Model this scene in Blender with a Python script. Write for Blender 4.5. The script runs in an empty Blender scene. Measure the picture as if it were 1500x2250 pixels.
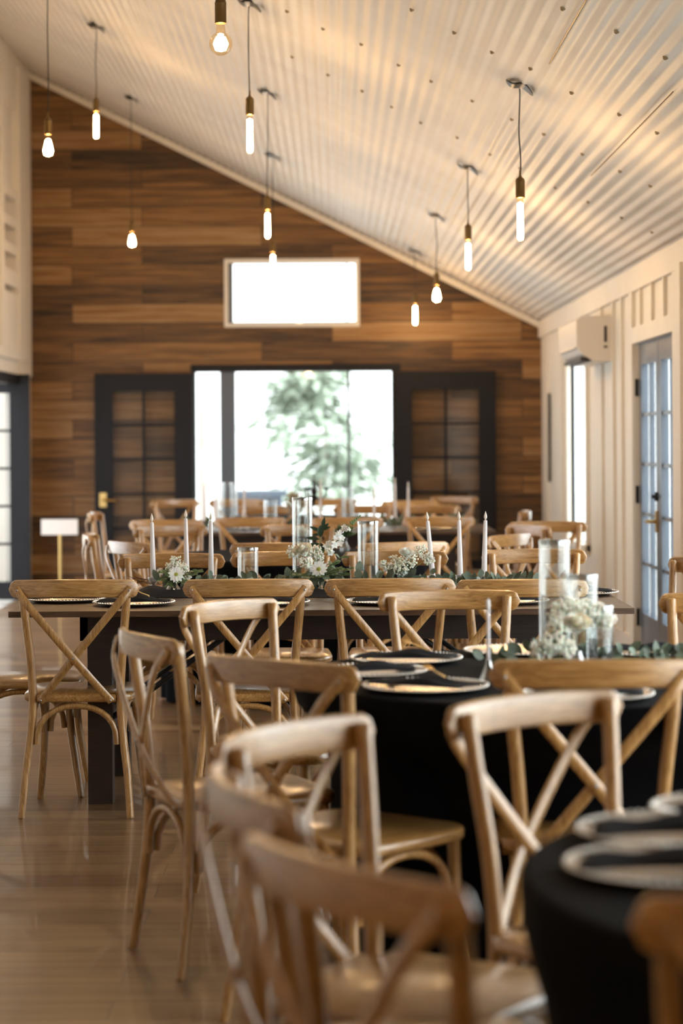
import bpy, math, random
from mathutils import Vector, Matrix
random.seed(7)
PI = math.pi
C = bpy.context.scene.collection
SC = bpy.context.scene

# ------------------------------------------------------------------ camera
F = 4900.0            # focal length in pixels of the 1500x2250 frame
VX, VY, TH = 731.0, 967.0, 0.006   # vanishing point of the room axis, small roll
HC = 1.40             # camera height
cam_d = bpy.data.cameras.new('camera'); cam = bpy.data.objects.new('camera', cam_d); C.objects.link(cam)
cam_d.sensor_fit = 'VERTICAL'; cam_d.sensor_height = 36; cam_d.sensor_width = 24
cam_d.lens = F / 2250 * 36
cam_d.shift_x = (750 - VX) / 2250; cam_d.shift_y = -(1125 - VY) / 2250
cam_d.clip_end = 400
cam.location = (0, 0, HC); cam.rotation_euler = (PI / 2, TH, 0)
cam_d.dof.use_dof = True; cam_d.dof.focus_distance = F / 572; cam_d.dof.aperture_fstop = 2.5
SC.camera = cam

# ------------------------------------------------------------------ light
SC.view_settings.view_transform = 'Standard'; SC.view_settings.look = 'None'
SC.view_settings.gamma = 1; SC.view_settings.use_curve_mapping = False
SC.view_settings.exposure = 0.42
w = bpy.data.worlds.new('overcast_sky'); SC.world = w; w.use_nodes = True
bg = w.node_tree.nodes['Background']; bg.inputs[0].default_value = (0.93, 0.97, 1.0, 1); 
# overcast sky, brighter towards the hidden sun on the right
wn = w.node_tree; wtc = wn.nodes.new('ShaderNodeTexCoord'); wsp = wn.nodes.new('ShaderNodeSeparateXYZ'); wmr = wn.nodes.new('ShaderNodeMapRange')
wmr.inputs[1].default_value = 0.0; wmr.inputs[2].default_value = 0.9; wmr.inputs[3].default_value = 2.6; wmr.inputs[4].default_value = 7.5
wn.links.new(wtc.outputs['Generated'], wsp.inputs[0]); wn.links.new(wsp.outputs['X'], wmr.inputs[0]); wn.links.new(wmr.outputs[0], bg.inputs[1])
BULB_E = 235.0

def portal(loc, rot, sx, sy):
    d = bpy.data.lights.new('portal', 'AREA'); d.shape = 'RECTANGLE'; d.size = sx; d.size_y = sy
    d.cycles.is_portal = True
    o = bpy.data.objects.new('daylight_portal', d); C.objects.link(o); o.location = loc; o.rotation_euler = rot

# ------------------------------------------------------------------ materials
def mat(name):
    m = bpy.data.materials.new(name); m.use_nodes = True
    return m, m.node_tree, m.node_tree.nodes['Principled BSDF']
def N(nt, t, **k):
    n = nt.nodes.new(t)
    for a, b in k.items(): setattr(n, a, b)
    return n
def plain(name, col, rough=0.5, metal=0.0, coat=0.0, spec=None, noise=0.0, nscale=8.0, bump=0.0, sheen=0):
    m, nt, p = mat(name)
    p.inputs['Base Color'].default_value = (*col, 1); p.inputs['Roughness'].default_value = rough
    if 'petal' in name or 'blossom' in name: p.inputs['Subsurface Weight'].default_value = 0.35; p.inputs['Subsurface Scale'].default_value = 0.02
    p.inputs['Metallic'].default_value = metal; p.inputs['Coat Weight'].default_value = coat
    if spec is not None: p.inputs['Specular IOR Level'].default_value = spec
    if noise or bump:
        tc = N(nt, 'ShaderNodeTexCoord'); nz = N(nt, 'ShaderNodeTexNoise'); nz.inputs['Scale'].default_value = nscale
        nz.inputs['Detail'].default_value = 4
        nt.links.new(tc.outputs['Object'], nz.inputs['Vector'])
        if noise:
            r = N(nt, 'ShaderNodeValToRGB')
            r.color_ramp.elements[0].position = 0.3; r.color_ramp.elements[1].position = 0.7
            r.color_ramp.elements[0].color = (*[c * (1 - noise) for c in col], 1)
            r.color_ramp.elements[1].color = (*[min(1, c * (1 + noise)) for c in col], 1)
            nt.links.new(nz.outputs['Fac'], r.inputs[0]); nt.links.new(r.outputs[0], p.inputs['Base Color'])
        if bump:
            b = N(nt, 'ShaderNodeBump'); b.inputs['Strength'].default_value = bump; b.inputs['Distance'].default_value = 0.01
            nt.links.new(nz.outputs['Fac'], b.inputs['Height']); nt.links.new(b.outputs[0], p.inputs['Normal'])
    return m
def wood(name, stops, stretch, scale=6.0, rough=0.4, coat=0.0, rings=True):
    m, nt, p = mat(name)
    tc = N(nt, 'ShaderNodeTexCoord'); mp = N(nt, 'ShaderNodeMapping'); mp.inputs['Scale'].default_value = stretch
    oi = N(nt, 'ShaderNodeObjectInfo')
    ad = N(nt, 'ShaderNodeVectorMath', operation='ADD'); ml = N(nt, 'ShaderNodeMath', operation='MULTIPLY'); ml.inputs[1].default_value = 37.0
    nt.links.new(oi.outputs['Random'], ml.inputs[0])
    nt.links.new(tc.outputs['Object'], mp.inputs[0]); nt.links.new(mp.outputs[0], ad.inputs[0]); nt.links.new(ml.outputs[0], ad.inputs[1])
    nz = N(nt, 'ShaderNodeTexNoise'); nz.inputs['Scale'].default_value = scale; nz.inputs['Detail'].default_value = 6; nz.inputs['Distortion'].default_value = 1.2
    nz.inputs['Roughness'].default_value = 0.65
    nt.links.new(ad.outputs[0], nz.inputs['Vector'])
    r = N(nt, 'ShaderNodeValToRGB')
    els = r.color_ramp.elements
    els[0].position, els[0].color = stops[0][0], (*stops[0][1], 1)
    els[1].position, els[1].color = stops[-1][0], (*stops[-1][1], 1)
    for q, c in stops[1:-1]:
        e = els.new(q); e.color = (*c, 1)
    nt.links.new(nz.outputs['Fac'], r.inputs[0])
    hv = N(nt, 'ShaderNodeHueSaturation'); mr = N(nt, 'ShaderNodeMapRange'); mr.inputs[3].default_value = 0.86; mr.inputs[4].default_value = 1.12
    nt.links.new(oi.outputs['Random'], mr.inputs[0]); nt.links.new(mr.outputs[0], hv.inputs['Value']); nt.links.new(r.outputs[0], hv.inputs['Color'])
    nt.links.new(hv.outputs[0], p.inputs['Base Color'])
    p.inputs['Roughness'].default_value = rough; p.inputs['Coat Weight'].default_value = coat; p.inputs['Coat Roughness'].default_value = 0.22
    b = N(nt, 'ShaderNodeBump'); b.inputs['Strength'].default_value = 0.12; b.inputs['Distance'].default_value = 0.004
    nt.links.new(nz.outputs['Fac'], b.inputs['Height']); nt.links.new(b.outputs[0], p.inputs['Normal'])
    return m
def planks(name, plane, bw, rh, cols, grain, rough, mortar, coat=0.0, streak=1.0, msize=0.004):
    """plank boards: plane 'xz' (wall) or 'xy' (floor); boards run along x"""
    m, nt, p = mat(name)
    tc = N(nt, 'ShaderNodeTexCoord'); sp = N(nt, 'ShaderNodeSeparateXYZ'); cb = N(nt, 'ShaderNodeCombineXYZ')
    nt.links.new(tc.outputs['Object'], sp.inputs[0])
    nt.links.new(sp.outputs['X'], cb.inputs['X']); nt.links.new(sp.outputs['Z' if plane == 'xz' else 'Y'], cb.inputs['Y'])
    def brick(offs, bw_, rh_):
        b = N(nt, 'ShaderNodeTexBrick'); b.offset = offs; b.offset_frequency = 2; b.squash = 1
        b.inputs['Scale'].default_value = 1; b.inputs['Brick Width'].default_value = bw_; b.inputs['Row Height'].default_value = rh_
        b.inputs['Mortar Size'].default_value = msize; b.inputs['Mortar Smooth'].default_value = 0.3; b.inputs['Bias'].default_value = 0
        b.inputs['Color1'].default_value = (0, 0, 0, 1); b.inputs['Color2'].default_value = (1, 1, 1, 1); b.inputs['Mortar'].default_value = (0.5, 0.5, 0.5, 1)
        nt.links.new(cb.outputs[0], b.inputs['Vector']); return b
    b1 = brick(0.37, bw, rh)
    # grain: noise stretched along the board, shifted per board
    sh = N(nt, 'ShaderNodeCombineXYZ'); mu = N(nt, 'ShaderNodeMath', operation='MULTIPLY'); mu.inputs[1].default_value = 23.0
    nt.links.new(b1.outputs['Color'], mu.inputs[0]); nt.links.new(mu.outputs[0], sh.inputs['Z'])
    mp = N(nt, 'ShaderNodeMapping'); mp.inputs['Scale'].default_value = (0.8, 14.0 * streak, 1)
    nt.links.new(cb.outputs[0], mp.inputs[0])
    av = N(nt, 'ShaderNodeVectorMath', operation='ADD'); nt.links.new(mp.outputs[0], av.inputs[0]); nt.links.new(sh.outputs[0], av.inputs[1])
    nz = N(nt, 'ShaderNodeTexNoise'); nz.inputs['Scale'].default_value = 1.6; nz.inputs['Detail'].default_value = 7; nz.inputs['Roughness'].default_value = 0.62; nz.inputs['Distortion'].default_value = 0.6
    nt.links.new(av.outputs[0], nz.inputs['Vector'])
    mx = N(nt, 'ShaderNodeMix', data_type='FLOAT'); mx.inputs[0].default_value = grain
    nt.links.new(b1.outputs['Color'], mx.inputs[2]); nt.links.new(nz.outputs['Fac'], mx.inputs[3])
    r = N(nt, 'ShaderNodeValToRGB'); els = r.color_ramp.elements
    els[0].position, els[0].color = cols[0][0], (*cols[0][1], 1); els[1].position, els[1].color = cols[-1][0], (*cols[-1][1], 1)
    for q, c in cols[1:-1]:
        e = els.new(q); e.color = (*c, 1)
    nt.links.new(mx.outputs[0], r.inputs[0])
    mm = N(nt, 'ShaderNodeMix', data_type='RGBA'); mm.inputs[7].default_value = (*mortar, 1)
    nt.links.new(b1.outputs['Fac'], mm.inputs[0]); nt.links.new(r.outputs[0], mm.inputs[6])
    nt.links.new(mm.outputs[2], p.inputs['Base Color'])
    p.inputs['Roughness'].default_value = rough; p.inputs['Coat Weight'].default_value = coat
    bu = N(nt, 'ShaderNodeBump'); bu.inputs['Strength'].default_value = 0.35; bu.inputs['Distance'].default_value = 0.006
    iv = N(nt, 'ShaderNodeMath', operation='SUBTRACT'); nt.links.new(nz.outputs['Fac'], iv.inputs[0]); nt.links.new(b1.outputs['Fac'], iv.inputs[1])
    nt.links.new(iv.outputs[0], bu.inputs['Height']); nt.links.new(bu.outputs[0], p.inputs['Normal'])
    return m
def glassy(name, tint=(1, 1, 1), gloss=0.12, rough=0.02, edge=1.0):
    m, nt, p = mat(name); nt.nodes.remove(p)
    out = nt.nodes['Material Output']
    t = N(nt, 'ShaderNodeBsdfTransparent'); t.inputs[0].default_value = (*tint, 1)
    g = N(nt, 'ShaderNodeBsdfGlossy'); g.inputs['Roughness'].default_value = rough
    lw = N(nt, 'ShaderNodeLayerWeight'); lw.inputs[0].default_value = 0.35
    ml = N(nt, 'ShaderNodeMath', operation='MULTIPLY_ADD'); ml.inputs[1].default_value = edge * 0.6; ml.inputs[2].default_value = gloss
    nt.links.new(lw.outputs['Facing'], ml.inputs[0])
    ms = N(nt, 'ShaderNodeMixShader'); nt.links.new(ml.outputs[0], ms.inputs[0]); nt.links.new(t.outputs[0], ms.inputs[1]); nt.links.new(g.outputs[0], ms.inputs[2])
    nt.links.new(ms.outputs[0], out.inputs[0])
    return m
def emit(name, col, st):
    m, nt, p = mat(name); p.inputs['Base Color'].default_value = (0, 0, 0, 1)
    p.inputs['Emission Color'].default_value = (*col, 1); p.inputs['Emission Strength'].default_value = st
    return m

OAK = [(0.28, (0.17, 0.075, 0.018)), (0.5, (0.38, 0.193, 0.056)), (0.75, (0.58, 0.35, 0.140))]
M = dict(
    oak_x=wood('oak_grain_across', OAK, (1.2, 14, 26), 5, 0.34, 0.8),
    oak_z=wood('oak_grain_upright', OAK, (22, 22, 1.2), 5, 0.36, 0.8),
    oak_y=wood('oak_grain_seat', OAK, (20, 1.4, 20), 5, 0.30, 0.8),
    bolt=plain('steel_bolt', (0.35, 0.34, 0.33), 0.3, 1.0),
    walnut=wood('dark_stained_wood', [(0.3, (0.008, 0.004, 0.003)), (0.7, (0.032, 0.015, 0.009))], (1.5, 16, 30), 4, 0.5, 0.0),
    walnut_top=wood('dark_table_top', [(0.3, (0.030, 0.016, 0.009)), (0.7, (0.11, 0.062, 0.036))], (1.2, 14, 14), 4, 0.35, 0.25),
    wallwood=planks('reclaimed_plank_wall', 'xz', 1.75, 0.178,
                    [(0.30, (0.022, 0.010, 0.003)), (0.42, (0.105, 0.047, 0.012)), (0.56, (0.235, 0.112, 0.030)), (0.74, (0.37, 0.225, 0.105))], 0.70, 0.5, (0.03, 0.014, 0.006), streak=1.2),
    floor=planks('plank_floor', 'xy', 1.5, 0.18, [(0.28, (0.115, 0.060, 0.025)), (0.5, (0.222, 0.130, 0.062)), (0.75, (0.32, 0.205, 0.108))], 0.72, 0.33, (0.06, 0.035, 0.02), 0.25, msize=0.0022),
    white=plain('white_painted_board', (0.78, 0.73, 0.65), 0.55, noise=0.03, nscale=3),
    ceil=plain('white_corrugated_metal', (0.74, 0.71, 0.67), 0.55, noise=0.05, nscale=2.2),
    dark=plain('near_black_paint', (0.009, 0.009, 0.012), 0.5, spec=0.25, noise=0.1),
    slate=plain('slate_blue_paint', (0.10, 0.125, 0.165), 0.3, coat=0.3),
    brass=plain('brass', (0.62, 0.42, 0.16), 0.28, 1.0),
    bronze=plain('dark_bronze', (0.16, 0.10, 0.035), 0.42, 0.85),
    black=plain('black_metal', (0.012, 0.012, 0.013), 0.4, 0.3),
    cord=plain('black_cord', (0.015, 0.014, 0.013), 0.6),
    cloth=plain('black_cloth', (0.0035, 0.0035, 0.0048), 0.92, spec=0.08, bump=0.1, nscale=60),
    napkin=plain('black_napkin', (0.007, 0.008, 0.012), 0.85, spec=0.25, bump=0.15, nscale=80),
    charger=plain('silver_charger', (0.72, 0.68, 0.63), 0.22, 0.85),
    gold=plain('gold_cutlery', (0.80, 0.56, 0.22), 0.22, 1.0),
    wax=plain('ivory_wax', (0.80, 0.76, 0.78), 0.45, noise=0.02),
    flame=plain('plastic_flame', (0.86, 0.78, 0.68), 0.35),
    glass=glassy('clear_glass', (0.97, 0.985, 0.985), 0.05, 0.02, 1.0),
    pane=glassy('window_pane', (0.96, 0.98, 0.97), 0.04, 0.03, 0.5),
    darkpane=glassy('door_pane', (0.93, 0.93, 0.93), 0.03, 0.06, 0.4),
    cutglass=glassy('cut_glass', (0.9, 0.93, 0.94), 0.22, 0.05, 1.0),
    leaf=plain('eucalyptus_leaf', (0.12, 0.155, 0.105), 0.55, noise=0.45, nscale=14),
    dkleaf=plain('glossy_dark_leaf', (0.018, 0.045, 0.022), 0.3, noise=0.3, nscale=20),
    ruscus=plain('leaf_green', (0.07, 0.12, 0.045), 0.45, noise=0.3, nscale=18),
    stem=plain('green_stem', (0.16, 0.22, 0.08), 0.5),
    twig=plain('brown_twig', (0.09, 0.035, 0.02), 0.6),
    petal=plain('white_petal', (0.90, 0.88, 0.83), 0.55, noise=0.04, nscale=30),
    cream=plain('cream_petal', (0.95, 0.87, 0.74), 0.55, noise=0.07, nscale=20),
    breath=plain('babys_breath_blossom', (0.88, 0.86, 0.76), 0.6, noise=0.1, nscale=50),
    yolk=plain('daisy_eye', (0.34, 0.36, 0.05), 0.6),
    dried=plain('dried_grass', (0.42, 0.36, 0.25), 0.8),
    plastic=plain('white_plastic', (0.74, 0.70, 0.64), 0.35),
    shadegap=plain('dark_recess', (0.03, 0.025, 0.02), 0.6),
    bulb_core=emit('glowing_filament', (1.0, 0.66, 0.34), BULB_E),
    bulb_glass=glassy('amber_bulb_glass', (1.0, 0.90, 0.72), 0.03, 0.03, 0.4),
    snow=plain('pale_gravel', (0.80, 0.80, 0.78), 0.9, noise=0.08, nscale=1.2),
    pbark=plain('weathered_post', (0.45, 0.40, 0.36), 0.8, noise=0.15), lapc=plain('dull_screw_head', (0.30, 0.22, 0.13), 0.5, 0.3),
    bark=plain('tree_bark', (0.16, 0.13, 0.11), 0.8, noise=0.2),
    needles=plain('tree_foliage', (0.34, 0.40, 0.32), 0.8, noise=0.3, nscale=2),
    paper=plain('white_card', (0.78, 0.73, 0.70), 0.6),
)

# ------------------------------------------------------------------ mesh helpers
class MB:
    def __init__(s): s.v = []; s.f = []
    def add(s, vs, fs):
        o = len(s.v); s.v += [tuple(v) for v in vs]; s.f += [tuple(i + o for i in f) for f in fs]; return s
    def box(s, x0, x1, y0, y1, z0, z1, mtx=None):
        vs = [Vector((x, y, z)) for x in (x0, x1) for y in (y0, y1) for z in (z0, z1)]
        if mtx: vs = [mtx @ v for v in vs]
        return s.add(vs, [(0, 1, 3, 2), (4, 6, 7, 5), (0, 4, 5, 1), (2, 3, 7, 6), (0, 2, 6, 4), (1, 5, 7, 3)])
    def tube(s, pts, rad, n=10, sx=1.0, sy=1.0, up=None, cap=True):
        pts = [Vector(p) for p in pts]; m = len(pts)
        if not isinstance(rad, (list, tuple)): rad = [rad] * m
        up = Vector(up) if up else None
        vs = []; prev = None
        for i, p in enumerate(pts):
            t = (pts[min(i + 1, m - 1)] - pts[max(i - 1, 0)]).normalized()
            a = up if up else (prev if prev else (Vector((0, 1, 0)) if abs(t.y) < 0.9 else Vector((1, 0, 0))))
            b = t.cross(a).normalized(); a = b.cross(t).normalized(); prev = a
            for k in range(n):
                q = 2 * PI * k / n
                vs.append(p + a * (math.cos(q) * rad[i] * sx) + b * (math.sin(q) * rad[i] * sy))
        fs = [(i * n + k, i * n + (k + 1) % n, (i + 1) * n + (k + 1) % n, (i + 1) * n + k) for i in range(m - 1) for k in range(n)]
        if cap: fs += [tuple(reversed(range(n))), tuple((m - 1) * n + k for k in range(n))]
        return s.add(vs, fs)
    def lathe(s, prof, n=24, mtx=None, closed=False):
        vs = []
        for r, z in prof:
            for k in range(n):
                v = Vector((r * math.cos(2 * PI * k / n), r * math.sin(2 * PI * k / n), z)); vs.append(mtx @ v if mtx else v)
        m = len(prof)
        fs = [(i * n + k, i * n + (k + 1) % n, (i + 1) * n + (k + 1) % n, (i + 1) * n + k) for i in range(m - 1) for k in range(n)]
        if not closed:
            if prof[0][0] > 1e-6: fs.append(tuple(reversed(range(n))))
            if prof[-1][0] > 1e-6: fs.append(tuple((m - 1) * n + k for k in range(n)))
        return s.add(vs, fs)
    def ball(s, c, r, n=8, m=5, sc=(1, 1, 1)):
        c = Vector(c); vs = [c + Vector((0, 0, -r * sc[2]))]
        for i in range(1, m):
            a = -PI / 2 + PI * i / m
            for k in range(n):
                q = 2 * PI * k / n; vs.append(c + Vector((r * math.cos(a) * math.cos(q) * sc[0], r * math.cos(a) * math.sin(q) * sc[1], r * math.sin(a) * sc[2])))
        vs.append(c + Vector((0, 0, r * sc[2]))); L = len(vs) - 1
        fs = [(0, 1 + (k + 1) % n, 1 + k) for k in range(n)]
        for i in range(m - 2):
            fs += [(1 + i * n + k, 1 + i * n + (k + 1) % n, 1 + (i + 1) * n + (k + 1) % n, 1 + (i + 1) * n + k) for k in range(n)]
        fs += [(1 + (m - 2) * n + k, 1 + (m - 2) * n + (k + 1) % n, L) for k in range(n)]
        return s.add(vs, fs)
    def prism(s, poly, z0, z1, mtx=None, bevel=0.0):
        n = len(poly); c = [sum(p[0] for p in poly) / n, sum(p[1] for p in poly) / n]
        def ring(z, ins):
            out = []
            for x, y in poly:
                d = math.hypot(x - c[0], y - c[1]) or 1; k = (d - ins) / d
                out.append(Vector((c[0] + (x - c[0]) * k, c[1] + (y - c[1]) * k, z)))
            return out
        rs = [ring(z0, bevel), ring(z0 + bevel, 0), ring(z1 - bevel, 0), ring(z1, bevel)] if bevel else [ring(z0, 0), ring(z1, 0)]
        vs = [v for r in rs for v in r]
        if mtx: vs = [mtx @ v for v in vs]
        m = len(rs)
        fs = [(i * n + k, i * n + (k + 1) % n, (i + 1) * n + (k + 1) % n, (i + 1) * n + k) for i in range(m - 1) for k in range(n)]
        fs += [tuple(reversed(range(n))), tuple((m - 1) * n + k for k in range(n))]
        return s.add(vs, fs)
    def leaf(s, base, d, up, L, W, curl=0.15, fold=0.25):
        """curved leaf with a mid fold; base point, direction, face normal"""
        d = Vector(d).normalized(); up = Vector(up); b = d.cross(up).normalized(); up = b.cross(d).normalized(); base = Vector(base)
        prof = [(0, 0.05), (0.2, 0.7), (0.45, 1.0), (0.7, 0.82), (0.9, 0.4), (1, 0.0)]
        vs = []
        for t, wd in prof:
            c = base + d * (t * L) - up * (curl * L * t * t)
            w_ = W * wd * 0.5
            vs += [c - b * w_ + up * (fold * w_), c, c + b * w_ + up * (fold * w_)]
        fs = []
        for i in range(len(prof) - 1):
            a = i * 3; fs += [(a, a + 1, a + 4, a + 3), (a + 1, a + 2, a + 5, a + 4)]
        return s.add(vs, fs)
    def build(s, name, m, parent=None, smooth=True, sharp=38):
        me = bpy.data.meshes.new(name); me.from_pydata(s.v, [], s.f); me.materials.append(m); me.update()
        if smooth:
            me.polygons.foreach_set('use_smooth', [True] * len(me.polygons))
            try: me.set_sharp_from_angle(angle=math.radians(sharp))
            except Exception: pass
        o = bpy.data.objects.new(name, me); C.objects.link(o)
        if parent: o.parent = parent
        return o

def empty(name, label, cat, loc=(0, 0, 0), rz=0.0, group=None):
    o = bpy.data.objects.new(name, None); C.objects.link(o); o.empty_display_size = 0.1
    o.location = loc; o.rotation_euler = (0, 0, rz); o['label'] = label; o['category'] = cat
    if group: o['group'] = group
    return o
def tag(o, label, cat, group=None):
    o['label'] = label; o['category'] = cat
    if group: o['group'] = group
    return o
def struct(o, kind='structure'): o['kind'] = kind; return o
def copy_tree(o, parent=None):
    c = o.copy(); C.objects.link(c); c.parent = parent
    for ch in o.children: copy_tree(ch, c)
    return c
def P(px, py, s):
    dx, dy = px - VX, py - VY
    return Vector(((dx - TH * dy) / s, F / s, HC - (dy + TH * dx) / s))
def onplane(px, py, z):
    """s (pixels per metre) of the point at height z seen at the pixel"""
    return ((py - VY) + TH * (px - VX)) / (HC - z)
def sm(a, b, x):
    t = max(0, min(1, (x - a) / (b - a))); return t * t * (3 - 2 * t)
def curve(pts, k=6):
    """Catmull-Rom through points"""
    pts = [Vector(p) for p in pts]; q = [pts[0] * 2 - pts[1]] + pts + [pts[-1] * 2 - pts[-2]]; out = []
    for i in range(1, len(q) - 2):
        for j in range(k):
            t = j / k; a, b, c, d = q[i - 1], q[i], q[i + 1], q[i + 2]
            out.append(0.5 * ((2 * b) + (c - a) * t + (2 * a - 5 * b + 4 * c - d) * t * t + (3 * b - a - 3 * c + d) * t ** 3))
    out.append(pts[-1]); return out

# ================================================================== THE ROOM
XL, XR, YB, Y0 = -2.79, 1.93, 20.6, -1.5
SLOPE = 0.496
def zc(x): return 2.49 + SLOPE * (XR - x)
T = 0.14
# outside floor / yard and room floor
struct(MB().box(XL - 0.02, XR + T, Y0 - T, YB + T, -0.12, 0).build('floor', M['floor'], smooth=False))
yard = tag(MB().box(-40, XL - 0.02, -10, 60, -0.16, -0.04).box(XL - 0.02, 40, YB + T, 60, -0.16, -0.04).box(XR + T, 40, -10, YB + T, -0.16, -0.04)
           .build('yard', M['snow'], smooth=False), 'pale bright open ground outside the windows', 'ground'); yard['kind'] = 'structure'
# back wall with window (upper) and wide opening (lower)
sB = F / YB
def bx(px): return (px - VX) / sB
def bz(py, px=731): return HC - ((py - VY) + TH * (px - VX)) / sB
ox0, ox1, oz1 = bx(425), bx(866), bz(816, 640)
wx0, wx1, wz0, wz1 = bx(503), bx(783), bz(710, 640), bz(577, 640)
mb = MB()
def wallseg(x0, x1, z0, z1=None):
    # segment of the gable wall; z1 None = up to the roof slope
    if z1 is not None: mb.box(x0, x1, YB, YB + T, z0, z1)
    else:
        a, b = zc(x0), zc(x1)
        vs = [(x0, YB, z0), (x1, YB, z0), (x1, YB, b), (x0, YB, a), (x0, YB + T, z0), (x1, YB + T, z0), (x1, YB + T, b), (x0, YB + T, a)]
        mb.add(vs, [(0, 1, 2, 3), (5, 4, 7, 6), (0, 4, 5, 1), (3, 2, 6, 7), (1, 5, 6, 2), (0, 3, 7, 4)])
wallseg(XL - T, ox0, 0); wallseg(ox0, wx0, oz1); wallseg(wx0, wx1, oz1, wz0); wallseg(wx0, wx1, wz1); wallseg(wx1, ox1, oz1); wallseg(ox1, XR + T, 0)
struct(mb.build('wall_back', M['wallwood'], smooth=False))
# gable trim along the roof line
mb = MB()
for (x0, x1) in ((XL, XR),):
    vs = []
    for y in (YB - 0.03, YB - 0.002):
        for x in (x0, x1): vs += [(x, y, zc(x) - 0.075), (x, y, zc(x) - 0.012)]
    mb.add(vs, [(0, 2, 3, 1), (4, 5, 7, 6), (0, 4, 6, 2), (1, 3, 7, 5), (0, 1, 5, 4), (2, 6, 7, 3)])
struct(mb.build('trim_1', M['white'], smooth=False))
# upper window
def framebox(mb, x0, x1, z0, z1, y0, y1, t, bottom=True):
    mb.box(x0, x0 + t, y0, y1, z0, z1).box(x1 - t, x1, y0, y1, z0, z1).box(x0 + t, x1 - t, y0, y1, z1 - t, z1)
    if bottom: mb.box(x0 + t, x1 - t, y0, y1, z0, z0 + t)
    return mb
wf = struct(framebox(MB(), wx0 - 0.035, wx1 + 0.035, wz0 - 0.035, wz1 + 0.035, YB - 0.02, YB + 0.0, 0.035).build('window_1', M['white'], smooth=False))
fr = MB(); fr.box(wx0, wx0 + 0.045, YB, YB + 0.07, wz0, wz1).box(bx(762), bx(762) + 0.014, YB + 0.04, YB + 0.07, wz0, wz1)
fr.box(wx0, wx1, YB + 0.03, YB + 0.07, wz0, wz0 + 0.012)
fr.build('window_frame', M['slate'], wf, smooth=False)
MB().box(wx0, wx1, YB + 0.05, YB + 0.056, wz0, wz1).build('pane', M['pane'], wf, smooth=False)
# lower wide glazed opening
wf = struct(MB().box(ox0 - 0.02, ox1 + 0.06, YB - 0.035, YB + 0.05, oz1, oz1 + 0.065).box(ox0, ox0 + 0.02, YB - 0.03, YB + 0.1, 0, oz1).box(ox1 - 0.02, ox1, YB - 0.03, YB + 0.1, 0, oz1)
            .build('window_2', M['dark'], smooth=False))
MB().box(bx(484), bx(517), YB, YB + 0.09, 0, oz1).build('mullion', M['slate'], wf, smooth=False)
MB().box(bx(763), bx(769), YB + 0.03, YB + 0.09, 0, oz1).build('mullion', M['slate'], wf, smooth=False)
MB().box(ox0, ox1, YB, YB + 0.1, 0, 0.10).build('sill', M['slate'], wf, smooth=False)
MB().box(ox0 + 0.02, ox1 - 0.02, YB + 0.055, YB + 0.061, 0.05, oz1).build('pane', M['pane'], wf, smooth=False)

# french door leaf builder (local: x along width from 0, z up, y thickness)
def french_leaf(name, W, H, rows, stile, top, bottom, m, pane, cols=2, my=0.045):
    e = MB()
    e.box(0, stile, 0, my, 0, H).box(W - stile, W, 0, my, 0, H).box(stile, W - stile, 0, my, H - top, H).box(stile, W - stile, 0, my, 0, bottom)
    fo = e.build(name, m, smooth=False)
    g = MB(); gh = H - top - bottom
    for k in range(1, rows): g.box(stile, W - stile, 0.008, my - 0.008, bottom + gh * k / rows - 0.011, bottom + gh * k / rows + 0.011)
    for k in range(1, cols): xm = stile + (W - 2 * stile) * k / cols; g.box(xm - 0.012, xm + 0.012, 0.006, my - 0.006, bottom, H - top)
    g.build('muntin_grid', m, fo, smooth=False)
    MB().box(stile, W - stile, my / 2 - 0.002, my / 2 + 0.002, bottom, H - top).build('pane', pane, fo, smooth=False)
    return fo
def lever(parent, x, y, z, s=1, m=None, side=-1):
    h = MB().box(x - 0.032, x + 0.032, y + side * 0.012, y, z - 0.065, z + 0.065)
    h.tube([(x, y, z), (x, y + side * 0.055, z)], 0.012, 8).tube([(x, y + side * 0.055, z), (x + s * 0.12, y + side * 0.055, z - 0.004)], [0.012, 0.009], 8)
    return h.build('door_handle', m or M['brass'], parent, sharp=30)
DH = bz(821, 317)
d1 = french_leaf('door_1', bx(425) - bx(210), DH - 0.02, 5, bx(250) - bx(210), 0.165, 0.27, M['dark'], M['darkpane']); struct(d1)
d1.location = (bx(210), YB - 0.09, 0.02); lever(d1, 0.075, 0, bz(1098, 228) - 0.02, 1)
d2 = french_leaf('door_2', bx(1088) - bx(868), bz(816, 980) - 0.02, 5, bx(905) - bx(868), 0.17, 0.27, M['dark'], M['darkpane']); struct(d2)
d2.location = (bx(868), YB - 0.09, 0.02)

# ceiling: corrugated sheet, ribs along the room
n = int(math.hypot(XR - XL, zc(XL) - zc(XR)) / 0.068) * 10
nx = Vector((SLOPE, 0, 1)).normalized()
cv = []; L = n + 1
for y in (Y0 - T, YB + T):
    for i in range(L):
        x = XR + 0.06 + (XL - 0.06 - XR - 0.06) * i / n
        q = math.sin(2 * PI * i / 10) * 0.0062
        cv.append(Vector((x, y, zc(x))) + nx * q)
ceil = MB().add(cv, [(i, i + 1, L + i + 1, L + i) for i in range(n)])
top = [Vector((XR + T, Y0 - T, zc(XR + T) + 0.08)), Vector((XL - T, Y0 - T, zc(XL - T) + 0.08)), Vector((XL - T, YB + T, zc(XL - T) + 0.08)), Vector((XR + T, YB + T, zc(XR + T) + 0.08))]
ceil.add(top, [(0, 1, 2, 3)])
ceiling = struct(ceil.build('ceiling', M['ceil'], sharp=60))
def cp(px, py):      # pixel -> point on the ceiling plane
    dx, dy = px - VX, py - VY; u = dx - TH * dy; v = dy + TH * dx
    s = (-v + SLOPE * u) / (zc(0) - HC)
    return Vector((u / s, F / s, 0)) + Vector((0, 0, zc(u / s)))
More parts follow.
